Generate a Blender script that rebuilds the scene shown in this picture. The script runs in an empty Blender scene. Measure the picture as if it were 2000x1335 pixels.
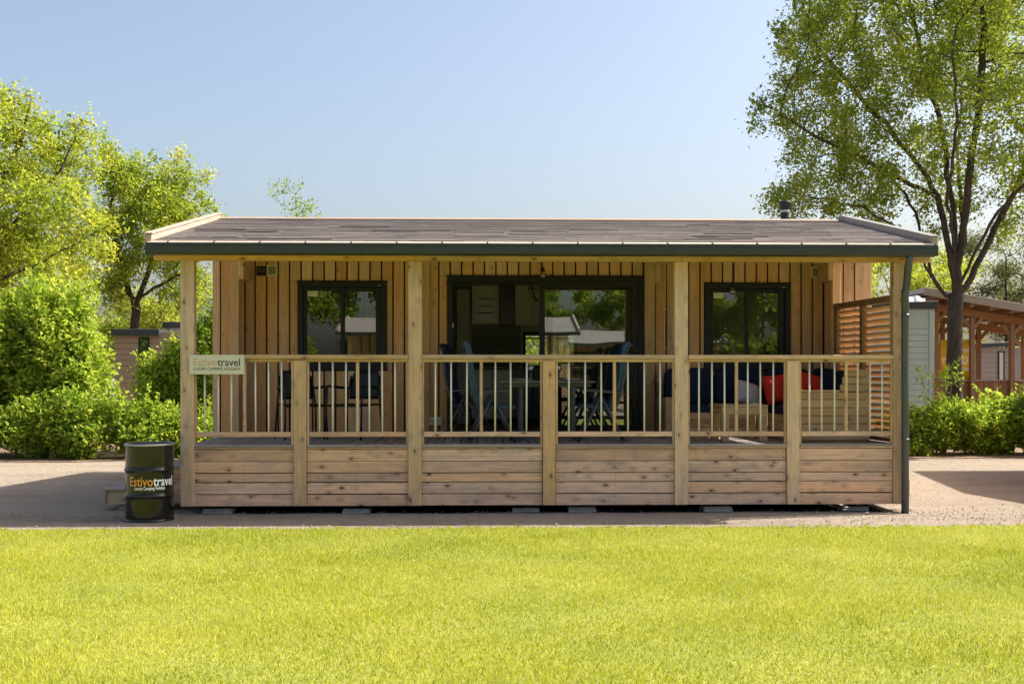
import bpy, bmesh, math, random
import numpy as np
from mathutils import Vector, Matrix, Euler
R = math.radians
sc = bpy.context.scene
col = sc.collection
rng = np.random.default_rng(7)
random.seed(7)

# ------------------------------------------------------------------ camera, sky, sun, exposure
F, HC, YC, PSI, HY = 2220.0, 1.665, -13.3, R(1.7), 725.0
CX = 950.0 + F * math.tan(PSI)
cam = bpy.data.cameras.new('camera'); cam_o = bpy.data.objects.new('camera', cam); col.objects.link(cam_o)
cam.sensor_width = 36.0; cam.lens = F / 2000.0 * 36.0
cam.shift_x = -(CX - 1000.0) / 2000.0; cam.shift_y = (HY - 667.5) / 2000.0
cam.clip_start = 0.1; cam.clip_end = 2000.0
cam_o.location = (0, YC, HC); cam_o.rotation_euler = (R(90), 0, -PSI)
sc.camera = cam_o
SUN = Vector((0.85, 0.19, 1.0)).normalized()
w = bpy.data.worlds.new('World'); sc.world = w; w.use_nodes = True
wn = w.node_tree.nodes; wl = w.node_tree.links
sky = wn.new('ShaderNodeTexSky'); sky.sky_type = 'NISHITA'; sky.sun_disc = False
sky.sun_elevation = math.asin(SUN.z); sky.sun_rotation = math.atan2(SUN.x, SUN.y)
sky.air_density = 1.0; sky.dust_density = 4.5; sky.ozone_density = 0.35; sky.altitude = 0
wl.new(sky.outputs[0], wn['Background'].inputs[0]); wn['Background'].inputs[1].default_value = 0.103
sl = bpy.data.lights.new('sun', 'SUN'); sl.energy = 4.7; sl.angle = R(0.53); sl.color = (1.0, 0.93, 0.82)
so = bpy.data.objects.new('sun', sl); col.objects.link(so)
so.rotation_euler = SUN.to_track_quat('Z', 'Y').to_euler(); so.location = (8, 4, 12)
sc.view_settings.view_transform = 'Standard'; sc.view_settings.look = 'None'
sc.view_settings.exposure = 1.15; sc.view_settings.gamma = 1.0
sc.render.engine = 'CYCLES'
sc.cycles.max_bounces = 10; sc.cycles.diffuse_bounces = 7; sc.cycles.glossy_bounces = 4
sc.cycles.transparent_max_bounces = 12; sc.cycles.transmission_bounces = 6

# a photo pixel only gives a direction: these turn it into a point on a known plane
CP, SP = math.cos(PSI), math.sin(PSI)
def wx(px, y):
    t = (px - CX) / F; d = y - YC
    return d * (t * CP + SP) / (CP - t * SP)
def wz(px, py, y):
    X = wx(px, y); return HC - (py - HY) * (X * SP + (y - YC) * CP) / F
def gp(px, py):
    dep = F * HC / (py - HY); xc = (px - CX) / F * dep
    return xc * CP + dep * SP, YC - xc * SP + dep * CP

# ------------------------------------------------------------------ helpers
def lin(r, g, b):
    f = lambda c: ((c / 255 + 0.055) / 1.055) ** 2.4 if c > 10 else c / 255 / 12.92
    return (f(r), f(g), f(b), 1.0)
def link(o, parent=None):
    col.objects.link(o)
    if parent is not None: o.parent = parent
    return o
def tag(o, label=None, cat=None, group=None, kind=None):
    if label: o['label'] = label
    if cat: o['category'] = cat
    if group: o['group'] = group
    if kind: o['kind'] = kind
    return o
def thing(name, label, cat, loc=(0, 0, 0), rz=0.0, group=None):
    o = bpy.data.objects.new(name, None); o.empty_display_size = 0.2
    o.location = loc; o.rotation_euler = (0, 0, rz); link(o)
    return tag(o, label, cat, group)

class MB:
    """collects boxes, tubes and faces; build() links them as one mesh object"""
    def __init__(s): s.v = []; s.f = []; s.sm = []
    def add(s, vs, fs, smooth=False):
        n = len(s.v); s.v += [tuple(v) for v in vs]
        s.f += [tuple(i + n for i in f) for f in fs]; s.sm += [smooth] * len(fs); return s
    def box(s, x0, x1, y0, y1, z0, z1, M=None):
        vs = [Vector((x, y, z)) for z in (z0, z1) for y in (y0, y1) for x in (x0, x1)]
        if M is not None: vs = [M @ v for v in vs]
        return s.add(vs, [(0, 2, 3, 1), (4, 5, 7, 6), (0, 1, 5, 4), (2, 6, 7, 3), (0, 4, 6, 2), (1, 3, 7, 5)])
    def prism(s, prof, a, b, axis):
        """closed 2-D profile extruded along an axis from a to b"""
        n = len(prof)
        def P(p, t):
            if axis == 'x': return (t, p[0], p[1])
            if axis == 'y': return (p[0], t, p[1])
            return (p[0], p[1], t)
        vs = [P(p, a) for p in prof] + [P(p, b) for p in prof]
        fs = [(i, (i + 1) % n, n + (i + 1) % n, n + i) for i in range(n)] + [tuple(range(n))[::-1], tuple(range(n, 2 * n))]
        return s.add(vs, fs)
    def tube(s, pts, r, k=8, cap=True):
        pts = [Vector(p) for p in pts]; n = len(pts)
        rs = r if isinstance(r, (list, tuple)) else [r] * n
        up = None; vs = []
        for i, p in enumerate(pts):
            t = (pts[min(i + 1, n - 1)] - pts[max(i - 1, 0)]).normalized()
            if up is None:
                up = t.orthogonal().normalized()
            up = (up - t * up.dot(t)).normalized(); sd = t.cross(up)
            for j in range(k):
                a = 2 * math.pi * j / k
                vs.append(p + (up * math.cos(a) + sd * math.sin(a)) * rs[i])
        fs = [(i * k + j, i * k + (j + 1) % k, (i + 1) * k + (j + 1) % k, (i + 1) * k + j) for i in range(n - 1) for j in range(k)]
        s.add(vs, fs, True)
        if cap:
            m = len(s.v) - len(vs)
            s.f += [tuple(m + j for j in range(k))[::-1], tuple(m + (n - 1) * k + j for j in range(k))]; s.sm += [False, False]
        return s
    def lathe(s, prof, k=32, c=(0, 0, 0)):
        vs = [(c[0] + r * math.cos(2 * math.pi * j / k), c[1] + r * math.sin(2 * math.pi * j / k), c[2] + z) for r, z in prof for j in range(k)]
        fs = [(i * k + j, i * k + (j + 1) % k, (i + 1) * k + (j + 1) % k, (i + 1) * k + j) for i in range(len(prof) - 1) for j in range(k)]
        return s.add(vs, fs, True)
    def build(s, name, m, parent=None, bevel=0.0, loc=None):
        me = bpy.data.meshes.new(name); me.from_pydata(s.v, [], s.f)
        me.polygons.foreach_set('use_smooth', s.sm)
        bm = bmesh.new(); bm.from_mesh(me)
        if bevel:
            ed = [e for e in bm.edges if len(e.link_faces) == 2 and e.calc_face_angle(0) > 0.6]
            bmesh.ops.bevel(bm, geom=ed, offset=bevel, segments=1, affect='EDGES')
        bmesh.ops.recalc_face_normals(bm, faces=bm.faces)
        bm.to_mesh(me); bm.free()
        me.materials.append(m)
        o = bpy.data.objects.new(name, me)
        if loc is not None: o.location = loc
        return link(o, parent)

_cache = {}
def piece(name, x0, x1, y0, y1, z0, z1, m, parent=None, bevel=0.003, rot=None):
    """one bevelled board; alike boards share their mesh data"""
    d = (round(x1 - x0, 3), round(y1 - y0, 3), round(z1 - z0, 3)); key = (d, m.name, bevel)
    me = _cache.get(key)
    if me is None:
        b = MB().box(-d[0] / 2, d[0] / 2, -d[1] / 2, d[1] / 2, -d[2] / 2, d[2] / 2)
        me = bpy.data.meshes.new(name); me.from_pydata(b.v, [], b.f)
        bm = bmesh.new(); bm.from_mesh(me)
        if bevel: bmesh.ops.bevel(bm, geom=list(bm.edges), offset=bevel, segments=1, affect='EDGES')
        bmesh.ops.recalc_face_normals(bm, faces=bm.faces); bm.to_mesh(me); bm.free()
        me.materials.append(m); _cache[key] = me
    o = bpy.data.objects.new(name, me)
    o.location = ((x0 + x1) / 2, (y0 + y1) / 2, (z0 + z1) / 2)
    if rot: o.rotation_euler = rot
    return link(o, parent)

def np_mesh(name, verts, k, tint, m, parent=None, smooth=False):
    """mesh of many equal k-gons from an (n, k, 3) array, with a per-point tint"""
    n = len(verts); me = bpy.data.meshes.new(name)
    me.vertices.add(n * k); me.vertices.foreach_set('co', verts.astype(np.float32).ravel())
    me.loops.add(n * k); me.loops.foreach_set('vertex_index', np.arange(n * k, dtype=np.int32))
    me.polygons.add(n); me.polygons.foreach_set('loop_start', np.arange(0, n * k, k, dtype=np.int32))
    me.polygons.foreach_set('loop_total', np.full(n, k, dtype=np.int32))
    if tint is not None:
        a = me.attributes.new('tint', 'FLOAT', 'POINT'); a.data.foreach_set('value', np.repeat(tint, k).astype(np.float32))
    me.update(calc_edges=True); me.materials.append(m)
    o = bpy.data.objects.new(name, me)
    return link(o, parent)

# ------------------------------------------------------------------ materials
class NT:
    def __init__(s, name):
        s.m = bpy.data.materials.new(name); s.m.use_nodes = True; s.t = s.m.node_tree; s.n = s.t.nodes
        s.b = s.n['Principled BSDF']; s.out = s.n['Material Output']
    def node(s, typ, **kw):
        n = s.n.new(typ)
        for k, v in kw.items():
            if k.startswith('i_'):
                key = k[2:]; n.inputs[int(key) if key.isdigit() else key].default_value = v
            else: setattr(n, k, v)
        return n
    def link(s, a, b): s.t.links.new(a, b)
    def math(s, op, a, b=None, clamp=False):
        n = s.n.new('ShaderNodeMath'); n.operation = op; n.use_clamp = clamp
        for i, x in enumerate((a, b)):
            if x is None: continue
            if isinstance(x, (int, float)): n.inputs[i].default_value = x
            else: s.link(x, n.inputs[i])
        return n.outputs[0]
    def ramp(s, fac, stops):
        n = s.n.new('ShaderNodeValToRGB'); e = n.color_ramp.elements
        while len(e) < len(stops): e.new(0.5)
        for el, (p, c) in zip(e, stops): el.position = p; el.color = c if len(c) == 4 else (*c, 1)
        s.link(fac, n.inputs[0]); return n.outputs[0]
    def mix(s, fac, a, b, typ='MIX'):
        n = s.n.new('ShaderNodeMix'); n.data_type = 'RGBA'; n.blend_type = typ
        for sock, x in ((n.inputs[0], fac), (n.inputs[6], a), (n.inputs[7], b)):
            if isinstance(x, (int, float)): sock.default_value = x
            elif isinstance(x, tuple): sock.default_value = x if len(x) == 4 else (*x, 1)
            else: s.link(x, sock)
        return n.outputs[2]
    def noise(s, vec, scale, detail=4, rough=0.55):
        n = s.node('ShaderNodeTexNoise', i_Scale=scale, i_Detail=detail, i_Roughness=rough)
        if vec is not None: s.link(vec, n.inputs['Vector'])
        return n.outputs['Fac']
    def mapping(s, vec, scale):
        n = s.node('ShaderNodeMapping'); n.inputs['Scale'].default_value = scale; s.link(vec, n.inputs['Vector']); return n.outputs[0]
    def bump(s, h, strength, dist=0.01):
        n = s.node('ShaderNodeBump', i_Strength=strength, i_Distance=dist); s.link(h, n.inputs['Height']); s.link(n.outputs[0], s.b.inputs['Normal'])

def plain(name, c, rough=0.5, metal=0.0, var=0.06, nscale=6.0, spec=0.5):
    t = NT(name); tc = t.node('ShaderNodeTexCoord')
    n = t.noise(tc.outputs['Object'], nscale, 5)
    lo = tuple(x * (1 - var) for x in c[:3]); hi = tuple(min(1, x * (1 + var)) for x in c[:3])
    t.link(t.ramp(n, [(0.3, lo), (0.7, hi)]), t.b.inputs['Base Color'])
    t.b.inputs['Roughness'].default_value = rough; t.b.inputs['Metallic'].default_value = metal
    t.b.inputs['Specular IOR Level'].default_value = spec
    return t.m

def wood(name, ca, cb, axis, knots=0.6, grey=0.0, cg=(0.22, 0.2, 0.18), rough=0.62, spread=0.16):
    """sawn softwood: long grain along an axis, knots, per-board shade, weather-grey streaks"""
    t = NT(name); tc = t.node('ShaderNodeTexCoord'); oi = t.node('ShaderNodeObjectInfo')
    rnd = oi.outputs['Random']
    cmb = t.node('ShaderNodeCombineXYZ')
    for i, k in enumerate((91.0, 57.0, 73.0)): t.link(t.math('MULTIPLY', rnd, k), cmb.inputs[i])
    add = t.node('ShaderNodeVectorMath', operation='ADD'); t.link(tc.outputs['Object'], add.inputs[0]); t.link(cmb.outputs[0], add.inputs[1])
    v = add.outputs[0]
    def sc3(al, ac): return tuple(al if 'xyz'[i] == axis else ac for i in range(3))
    g1 = t.noise(t.mapping(v, sc3(0.8, 14)), 1.0, 6, 0.6)
    g2 = t.noise(t.mapping(v, sc3(2.5, 90)), 1.0, 4, 0.6)
    base = t.ramp(g1, [(0.25, ca), (0.75, cb)])
    dark = tuple(x * 0.62 for x in ca[:3])
    base = t.mix(t.math('MULTIPLY', t.ramp(g2, [(0.45, (0, 0, 0)), (0.75, (1, 1, 1))]), 0.75), base, dark)
    # broad grey weathering
    if grey:
        g3 = t.noise(t.mapping(v, sc3(2.2, 9)), 1.0, 6, 0.7)
        base = t.mix(t.math('MULTIPLY', t.ramp(g3, [(0.46, (0, 0, 0)), (0.66, (1, 1, 1))]), grey), base, cg)
    if knots:
        wob = t.noise(t.mapping(v, sc3(6, 14)), 1.0, 3)
        vo = t.node('ShaderNodeTexVoronoi', voronoi_dimensions='3D', i_Scale=1.0); vo.inputs['Randomness'].default_value = 1.0
        t.link(t.mapping(v, sc3(5.0, 9.0)), vo.inputs['Vector'])
        d = t.math('ADD', vo.outputs['Distance'], t.math('MULTIPLY', t.math('SUBTRACT', wob, 0.5), 0.25))
        halo = t.ramp(d, [(0.12, (1, 1, 1)), (0.40, (0, 0, 0))])
        core = t.ramp(d, [(0.07, (1, 1, 1)), (0.15, (0, 0, 0))])
        base = t.mix(t.math('MULTIPLY', halo, 0.55 * knots), base, tuple(x * 0.5 for x in ca[:3]))
        base = t.mix(t.math('MULTIPLY', core, 0.9 * knots), base, (0.045, 0.025, 0.012, 1))
    hs = t.node('ShaderNodeHueSaturation'); t.link(base, hs.inputs['Color'])
    t.link(t.math('ADD', t.math('MULTIPLY', rnd, 2 * spread), 1 - spread), hs.inputs['Value'])
    t.link(t.math('ADD', t.math('MULTIPLY', t.math('FRACT', t.math('MULTIPLY', rnd, 7.31)), 0.3), 0.85), hs.inputs['Saturation'])
    t.link(hs.outputs[0], t.b.inputs['Base Color'])
    t.b.inputs['Roughness'].default_value = rough; t.b.inputs['Specular IOR Level'].default_value = 0.3
    t.bump(t.math('ADD', g2, g1), 0.25, 0.004)
    return t.m

def glass(name, base=0.10, tint=(0.8, 0.86, 0.84)):
    t = NT(name); t.n.remove(t.b)
    fr = t.node('ShaderNodeFresnel', i_IOR=1.5)
    fac = t.math('ADD', t.math('MULTIPLY', fr.outputs[0], 1.3), base, True)
    gl = t.node('ShaderNodeBsdfGlossy', i_Roughness=0.0); gl.inputs['Color'].default_value = (0.95, 0.97, 0.96, 1)
    tr = t.node('ShaderNodeBsdfTransparent'); tr.inputs['Color'].default_value = (*tint, 1)
    # real panes are never perfectly flat
    tc = t.node('ShaderNodeTexCoord'); nz = t.noise(tc.outputs['Object'], 1.1, 1)
    bp = t.node('ShaderNodeBump', i_Strength=0.06, i_Distance=0.02); t.link(nz, bp.inputs['Height']); t.link(bp.outputs[0], gl.inputs['Normal'])
    mx = t.node('ShaderNodeMixShader'); t.link(fac, mx.inputs[0]); t.link(tr.outputs[0], mx.inputs[1]); t.link(gl.outputs[0], mx.inputs[2])
    t.link(mx.outputs[0], t.out.inputs['Surface'])
    return t.m

def leafmat(name, stops, trans=0.56, gloss=0.02, rough=0.5):
    t = NT(name); t.n.remove(t.b)
    at = t.node('ShaderNodeAttribute', attribute_name='tint')
    c = t.ramp(at.outputs['Fac'], stops)
    df = t.node('ShaderNodeBsdfDiffuse'); t.link(c, df.inputs['Color'])
    ts = t.node('ShaderNodeBsdfTranslucent')
    t.link(t.mix(0.35, c, (0.55, 0.62, 0.03, 1), 'MIX'), ts.inputs['Color'])
    m1 = t.node('ShaderNodeMixShader', i_0=trans); t.link(df.outputs[0], m1.inputs[1]); t.link(ts.outputs[0], m1.inputs[2])
    gl = t.node('ShaderNodeBsdfGlossy', i_Roughness=rough)
    m2 = t.node('ShaderNodeMixShader', i_0=gloss)
    t.link(m1.outputs[0], m2.inputs[1]); t.link(gl.outputs[0], m2.inputs[2])
    t.link(m2.outputs[0], t.out.inputs['Surface'])
    return t.m

M = {}
for ax in 'xyz':
    M['post_' + ax] = wood('pale_post_timber_' + ax, (0.54, 0.345, 0.175), (0.72, 0.49, 0.27), ax, 0.8, 0.5, (0.34, 0.28, 0.22))
    M['skirt_' + ax] = wood('weathered_board_' + ax, (0.62, 0.385, 0.25), (0.80, 0.545, 0.37), ax, 0.95, 0.75, (0.40, 0.31, 0.255))
    M['clad_' + ax] = wood('brown_cladding_' + ax, (0.60, 0.345, 0.17), (0.78, 0.50, 0.28), ax, 0.3, 0.4, (0.50, 0.33, 0.225))
    M['deck_' + ax] = wood('grey_deck_timber_' + ax, (0.28, 0.235, 0.20), (0.40, 0.345, 0.305), ax, 0.3, 0.5, (0.25, 0.24, 0.235))
    M['beam_' + ax] = wood('yellow_beam_timber_' + ax, (0.52, 0.33, 0.135), (0.68, 0.46, 0.22), ax, 0.75, 0.35, (0.32, 0.22, 0.1))
    M['sofa_' + ax] = wood('sofa_timber_' + ax, (0.44, 0.29, 0.15), (0.58, 0.41, 0.235), ax, 0.6, 0.3, (0.3, 0.26, 0.21))
    M['brown_' + ax] = wood('red_brown_timber_' + ax, (0.25, 0.125, 0.058), (0.38, 0.205, 0.10), ax, 0.2, 0.1)
    M['barge_' + ax] = wood('pale_barge_timber_' + ax, (0.36, 0.27, 0.21), (0.47, 0.37, 0.30), ax, 0.2, 0.5, (0.38, 0.35, 0.33))
M['slat_y'] = wood('tan_slat_timber', (0.46, 0.28, 0.145), (0.60, 0.395, 0.215), 'y', 0.3, 0.3, (0.36, 0.24, 0.15))
M['dusk_z'] = wood('dark_brown_frame_timber', (0.20, 0.13, 0.065), (0.30, 0.2, 0.105), 'z', 0.4, 0.3)
M['floor_shade'] = plain('black_underfloor_shade', (0.012, 0.012, 0.012), 0.95, 0, 0.3, 9, 0.05)  # near-black colour stands for the deep shade below the floor
M['tabledark'] = plain('dark_grey_table_top', (0.13, 0.135, 0.125), 0.45)
M['anth'] = plain('anthracite_aluminium', (0.012, 0.015, 0.02), 0.45, 0.0, 0.1, 6, 0.3)
M['gutter'] = plain('dark_green_grey_gutter', (0.034, 0.041, 0.035), 0.4, 0.0, 0.1, 6, 0.4)
M['pipe'] = plain('grey_blue_downpipe', (0.06, 0.07, 0.078), 0.32, 0.0, 0.08)
M['black'] = plain('black_painted_metal', (0.008, 0.008, 0.009), 0.45, 0, 0.06, 6, 0.3)
M['dark'] = plain('dark_void_backing', (0.02, 0.017, 0.015), 0.9)
M['rod'] = plain('cream_rod', (0.72, 0.68, 0.56), 0.4, 0.0, 0.05)
M['trim'] = plain('beige_eave_trim', (0.52, 0.43, 0.34), 0.45, 0.0, 0.08)
M['galv'] = plain('grey_metal', (0.42, 0.42, 0.41), 0.4, 0.6)
M['concrete'] = plain('concrete_block', (0.36, 0.36, 0.35), 0.9, 0, 0.2, 18)
M['white'] = plain('white_plastic', (0.72, 0.72, 0.68), 0.45)
M['red'] = plain('red_plastic', (0.5, 0.03, 0.02), 0.45)
M['cream'] = plain('cream_sign_board', (0.62, 0.60, 0.48), 0.4, 0, 0.03)
M['tan'] = plain('orange_lettering', (0.62, 0.36, 0.14), 0.5, 0, 0.03)
M['orange'] = plain('bright_orange_lettering', (0.85, 0.36, 0.06), 0.45, 0, 0.03)
M['charcoal'] = plain('charcoal_lettering', (0.05, 0.05, 0.045), 0.5, 0, 0.03)
M['wlet'] = plain('white_lettering', (0.86, 0.86, 0.86), 0.45, 0, 0.02)
M['plum'] = plain('dim_white_lettering', (0.34, 0.27, 0.28), 0.5, 0, 0.02)
M['intwall'] = plain('grey_green_interior_wall', (0.66, 0.64, 0.52), 0.7, 0, 0.04)
M['intfloor'] = wood('interior_floor', (0.16, 0.11, 0.07), (0.24, 0.17, 0.11), 'y', 0.2)
M['cab'] = plain('pale_cabinet_front', (0.74, 0.72, 0.58), 0.35, 0, 0.03)
M['cabgrey'] = plain('grey_cabinet_front', (0.42, 0.42, 0.39), 0.4, 0, 0.05)
M['hood'] = plain('dark_hood', (0.06, 0.06, 0.065), 0.3, 0.2)
M['splash'] = wood('grey_splash_boards', (0.22, 0.21, 0.18), (0.32, 0.31, 0.27), 'x', 0.2, 0.3)
M['navy'] = plain('navy_fabric', (0.016, 0.026, 0.055), 0.95, 0, 0.25, 60, 0.1)
M['redfab'] = plain('red_fabric', (0.62, 0.045, 0.028), 0.9, 0, 0.12, 60, 0.1)
M['greyfab'] = plain('pale_grey_fabric', (0.55, 0.56, 0.60), 0.9, 0, 0.1, 60, 0.1)
M['bluefab'] = plain('steel_blue_fabric', (0.045, 0.10, 0.17), 0.85, 0, 0.15, 50, 0.2)
M['slate'] = plain('slate_metal_frame', (0.06, 0.075, 0.085), 0.4, 0.2)
M['porc'] = plain('white_porcelain', (0.8, 0.8, 0.78), 0.2)
M['glass'] = glass('window_glass', 0.06)
M['dglass'] = glass('doubled_door_glass', 0.065, (0.72, 0.78, 0.76))
M['cglass'] = glass('clear_glassware', 0.14, (0.92, 0.95, 0.96))
M['bulb'] = glass('bulb_glass', 0.1, (0.95, 0.8, 0.6))
M['sage'] = plain('sage_white_siding', (0.40, 0.49, 0.45), 0.5, 0, 0.04, 3)
M['taupe'] = plain('taupe_siding', (0.30, 0.22, 0.16), 0.6, 0, 0.08, 3)
M['greysid'] = plain('grey_brown_siding', (0.33, 0.29, 0.26), 0.6, 0, 0.06, 3)
M['roofdark'] = plain('dark_roof_edge', (0.03, 0.036, 0.043), 0.5, 0, 0.1)
M['tarp'] = plain('grey_roof_sheet', (0.42, 0.46, 0.52), 0.4, 0, 0.15, 4)
M['yellow'] = plain('yellow_banner_cloth', (0.86, 0.48, 0.015), 0.7, 0, 0.06, 5)
def drum_paint():
    t = NT('glossy_black_drum_paint'); t.b.inputs['Base Color'].default_value = (0.009, 0.009, 0.008, 1)
    t.b.inputs['Specular IOR Level'].default_value = 0.5
    tc = t.node('ShaderNodeTexCoord'); n = t.noise(tc.outputs['Object'], 26, 4)
    t.link(t.ramp(n, [(0.4, (0.09,) * 3), (0.75, (0.2,) * 3)]), t.b.inputs['Roughness']); t.bump(t.noise(tc.outputs['Object'], 3.0, 1), 0.05, 0.02)
    return t.m
M['drum'] = drum_paint()
def shingle_mat():
    t = NT('brown_grey_shingle'); g = t.node('ShaderNodeNewGeometry'); tc = t.node('ShaderNodeTexCoord')
    c = t.ramp(g.outputs['Random Per Island'], [(0.0, (0.255, 0.222, 0.20)), (0.15, (0.268, 0.233, 0.21)), (0.92, (0.285, 0.247, 0.222)), (1.0, (0.262, 0.227, 0.205))])
    n = t.noise(t.mapping(tc.outputs['Object'], (7, 34, 34)), 1.0, 7, 0.8)
    c = t.mix(t.ramp(n, [(0.33, (0.85,) * 3), (0.44, (0, 0, 0))]), c, (0.14, 0.115, 0.11, 1))
    c = t.mix(t.ramp(n, [(0.42, (0, 0, 0)), (0.7, (0.55,) * 3)]), c, (0.40, 0.345, 0.31, 1))
    n2 = t.noise(tc.outputs['Object'], 1.3, 4); c = t.mix(t.ramp(n2, [(0.45, (0, 0, 0)), (0.75, (0.35,) * 3)]), c, (0.22, 0.195, 0.185, 1))
    t.link(c, t.b.inputs['Base Color']); t.b.inputs['Roughness'].default_value = 0.85; t.bump(n, 0.5, 0.004); return t.m
M['shingle'] = shingle_mat()
def gravel_mat():
    t = NT('sandy_gravel'); tc = t.node('ShaderNodeTexCoord'); v = tc.outputs['Object']
    n1 = t.noise(t.mapping(v, (0.35, 1.3, 1)), 0.8, 7, 0.65); n2 = t.noise(v, 7, 7, 0.75); n3 = t.noise(v, 75, 3, 0.7)
    c = t.ramp(n1, [(0.3, (0.235, 0.19, 0.146)), (0.5, (0.375, 0.31, 0.245)), (0.6, (0.40, 0.335, 0.268)), (0.74, (0.31, 0.23, 0.165))])
    c = t.mix(t.ramp(n2, [(0.35, (0.5,) * 3), (0.62, (0, 0, 0))]), c, (0.28, 0.22, 0.165, 1))
    c = t.mix(t.ramp(n3, [(0.3, (0.75,) * 3), (0.5, (0, 0, 0))]), c, (0.20, 0.17, 0.14, 1))
    c = t.mix(t.ramp(n3, [(0.6, (0, 0, 0)), (0.78, (0.6,) * 3)]), c, (0.46, 0.40, 0.34, 1))
    t.link(c, t.b.inputs['Base Color']); t.b.inputs['Roughness'].default_value = 0.95; t.b.inputs['Specular IOR Level'].default_value = 0.15
    t.bump(t.math('ADD', n3, t.math('MULTIPLY', n2, 2.5)), 0.9, 0.025); return t.m
M['gravel'] = gravel_mat()
def soil_mat():
    t = NT('brown_soil'); tc = t.node('ShaderNodeTexCoord'); v = tc.outputs['Object']
    n = t.noise(v, 5, 7, 0.7); c = t.ramp(n, [(0.3, (0.12, 0.075, 0.045)), (0.6, (0.24, 0.155, 0.095)), (0.75, (0.34, 0.22, 0.14))])
    t.link(c, t.b.inputs['Base Color']); t.b.inputs['Roughness'].default_value = 0.95; t.bump(n, 0.8, 0.04); return t.m
M['soil'] = soil_mat()
def lawn_mat():
    t = NT('lawn_thatch'); tc = t.node('ShaderNodeTexCoord'); v = tc.outputs['Object']
    n = t.noise(v, 1.0, 6, 0.65); n2 = t.noise(v, 60, 3)
    c = t.ramp(n, [(0.3, (0.17, 0.20, 0.025)), (0.55, (0.25, 0.265, 0.035)), (0.75, (0.32, 0.30, 0.06))])
    c = t.mix(t.ramp(n2, [(0.3, (0.6,) * 3), (0.55, (0, 0, 0))]), c, (0.12, 0.14, 0.02, 1))
    t.link(c, t.b.inputs['Base Color']); t.b.inputs['Roughness'].default_value = 0.9; t.bump(n2, 0.6, 0.03); return t.m
M['lawn'] = lawn_mat()
def bark_mat(name, a, b):
    t = NT(name); tc = t.node('ShaderNodeTexCoord')
    n = t.noise(t.mapping(tc.outputs['Object'], (9, 9, 2.2)), 2.0, 6, 0.7)
    t.link(t.ramp(n, [(0.3, a), (0.7, b)]), t.b.inputs['Base Color']); t.b.inputs['Roughness'].default_value = 0.95; t.bump(n, 0.9, 0.03); return t.m
M['bark'] = bark_mat('oak_bark', (0.028, 0.021, 0.015), (0.095, 0.073, 0.052))
M['birchbark'] = bark_mat('birch_bark', (0.16, 0.13, 0.11), (0.45, 0.42, 0.38))
M['twig'] = bark_mat('twig_bark', (0.09, 0.06, 0.04), (0.22, 0.16, 0.1))
Y1 = [(0.0, (0.067, 0.134, 0.017)), (0.35, (0.195, 0.293, 0.027)), (0.7, (0.390, 0.439, 0.043)), (1.0, (0.561, 0.525, 0.085))]
Y2 = [(0.0, (0.04, 0.095, 0.014)), (0.4, (0.125, 0.215, 0.024)), (0.75, (0.27, 0.335, 0.04)), (1.0, (0.44, 0.44, 0.08))]
G1 = [(0.0, (0.057, 0.132, 0.018)), (0.4, (0.184, 0.328, 0.034)), (0.75, (0.391, 0.506, 0.057)), (1.0, (0.598, 0.609, 0.127))]
PN = [(0.0, (0.05, 0.07, 0.03)), (0.5, (0.11, 0.13, 0.06)), (1.0, (0.22, 0.21, 0.09))]
M['leaf_yellow'] = leafmat('yellow_green_oak_leaf', Y1)
M['leaf_oak'] = leafmat('oak_leaf', Y2)
M['leaf_shrub'] = leafmat('shrub_leaf', G1, 0.56, 0.012, 0.5)
M['needle'] = leafmat('pine_needle', PN, 0.25)
M['grassblade'] = leafmat('grass_blade', [(0.0, (0.10, 0.15, 0.01)), (0.3, (0.28, 0.325, 0.016)), (0.65, (0.42, 0.435, 0.022)), (1.0, (0.57, 0.50, 0.085))], 0.35, 0.012)
# ------------------------------------------------------------------ ground, lawn, beds (the setting)
def sheet(name, pts, z, m, label):
    o = MB().add([(x, y, z) for x, y in pts], [tuple(range(len(pts)))]).build(name, m)
    return tag(o, label, None, None, 'structure')
sheet('ground', [(-260, -260), (260, -260), (260, 260), (-260, 260)], 0.0, M['gravel'], 'pale sandy gravel ground around the timber lodge')
LAWN_Y = -1.24
edge = [(x, LAWN_Y + 0.03 * math.sin(x * 1.3) + 0.02 * math.sin(x * 4.1 + 1) + rng.normal(0, 0.008)) for x in np.linspace(-24, 24, 240)]
sheet('lawn', [(-24, -21), (24, -21)] + edge[::-1], 0.006, M['lawn'], 'short sunlit yellow-green lawn in front of the lodge')
bedl = [(x, 8.0 + 0.25 * math.sin(x * 0.9) + 0.12 * math.sin(x * 2.7)) for x in np.linspace(-30, 32, 150)]
sheet('planting_bed', bedl + [(32, 60), (-30, 60)], 0.012, M['soil'], 'brown soil bed under the shrubs behind the gravel')

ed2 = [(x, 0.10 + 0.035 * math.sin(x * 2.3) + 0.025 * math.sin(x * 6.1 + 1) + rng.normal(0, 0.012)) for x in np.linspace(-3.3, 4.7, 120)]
sheet('crawl_space_shade', ed2 + [(5.1, 5.9), (-3.5, 5.9)], 0.005, M['floor_shade'], 'black sheet painting the deep shade on the ground under the lodge')  # shade under the lodge painted as a black sheet over the gravel
# ------------------------------------------------------------------ the lodge
L = thing('timber_lodge', 'long timber lodge with shingle roof, brown cladding and railed veranda', 'lodge')
XL, XR, EY, RY, BY = -3.86, 5.21, -0.30, 3.0, 6.3
EZ, RZ = 3.147, 3.83
SL = (RZ - EZ) / (RY - EY)
DZ = 0.808                       # deck level
def roofz(y): return RZ - SL * abs(y - RY)
FWY, WGY = 2.40, 2.0             # recessed facade, end wings

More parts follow.
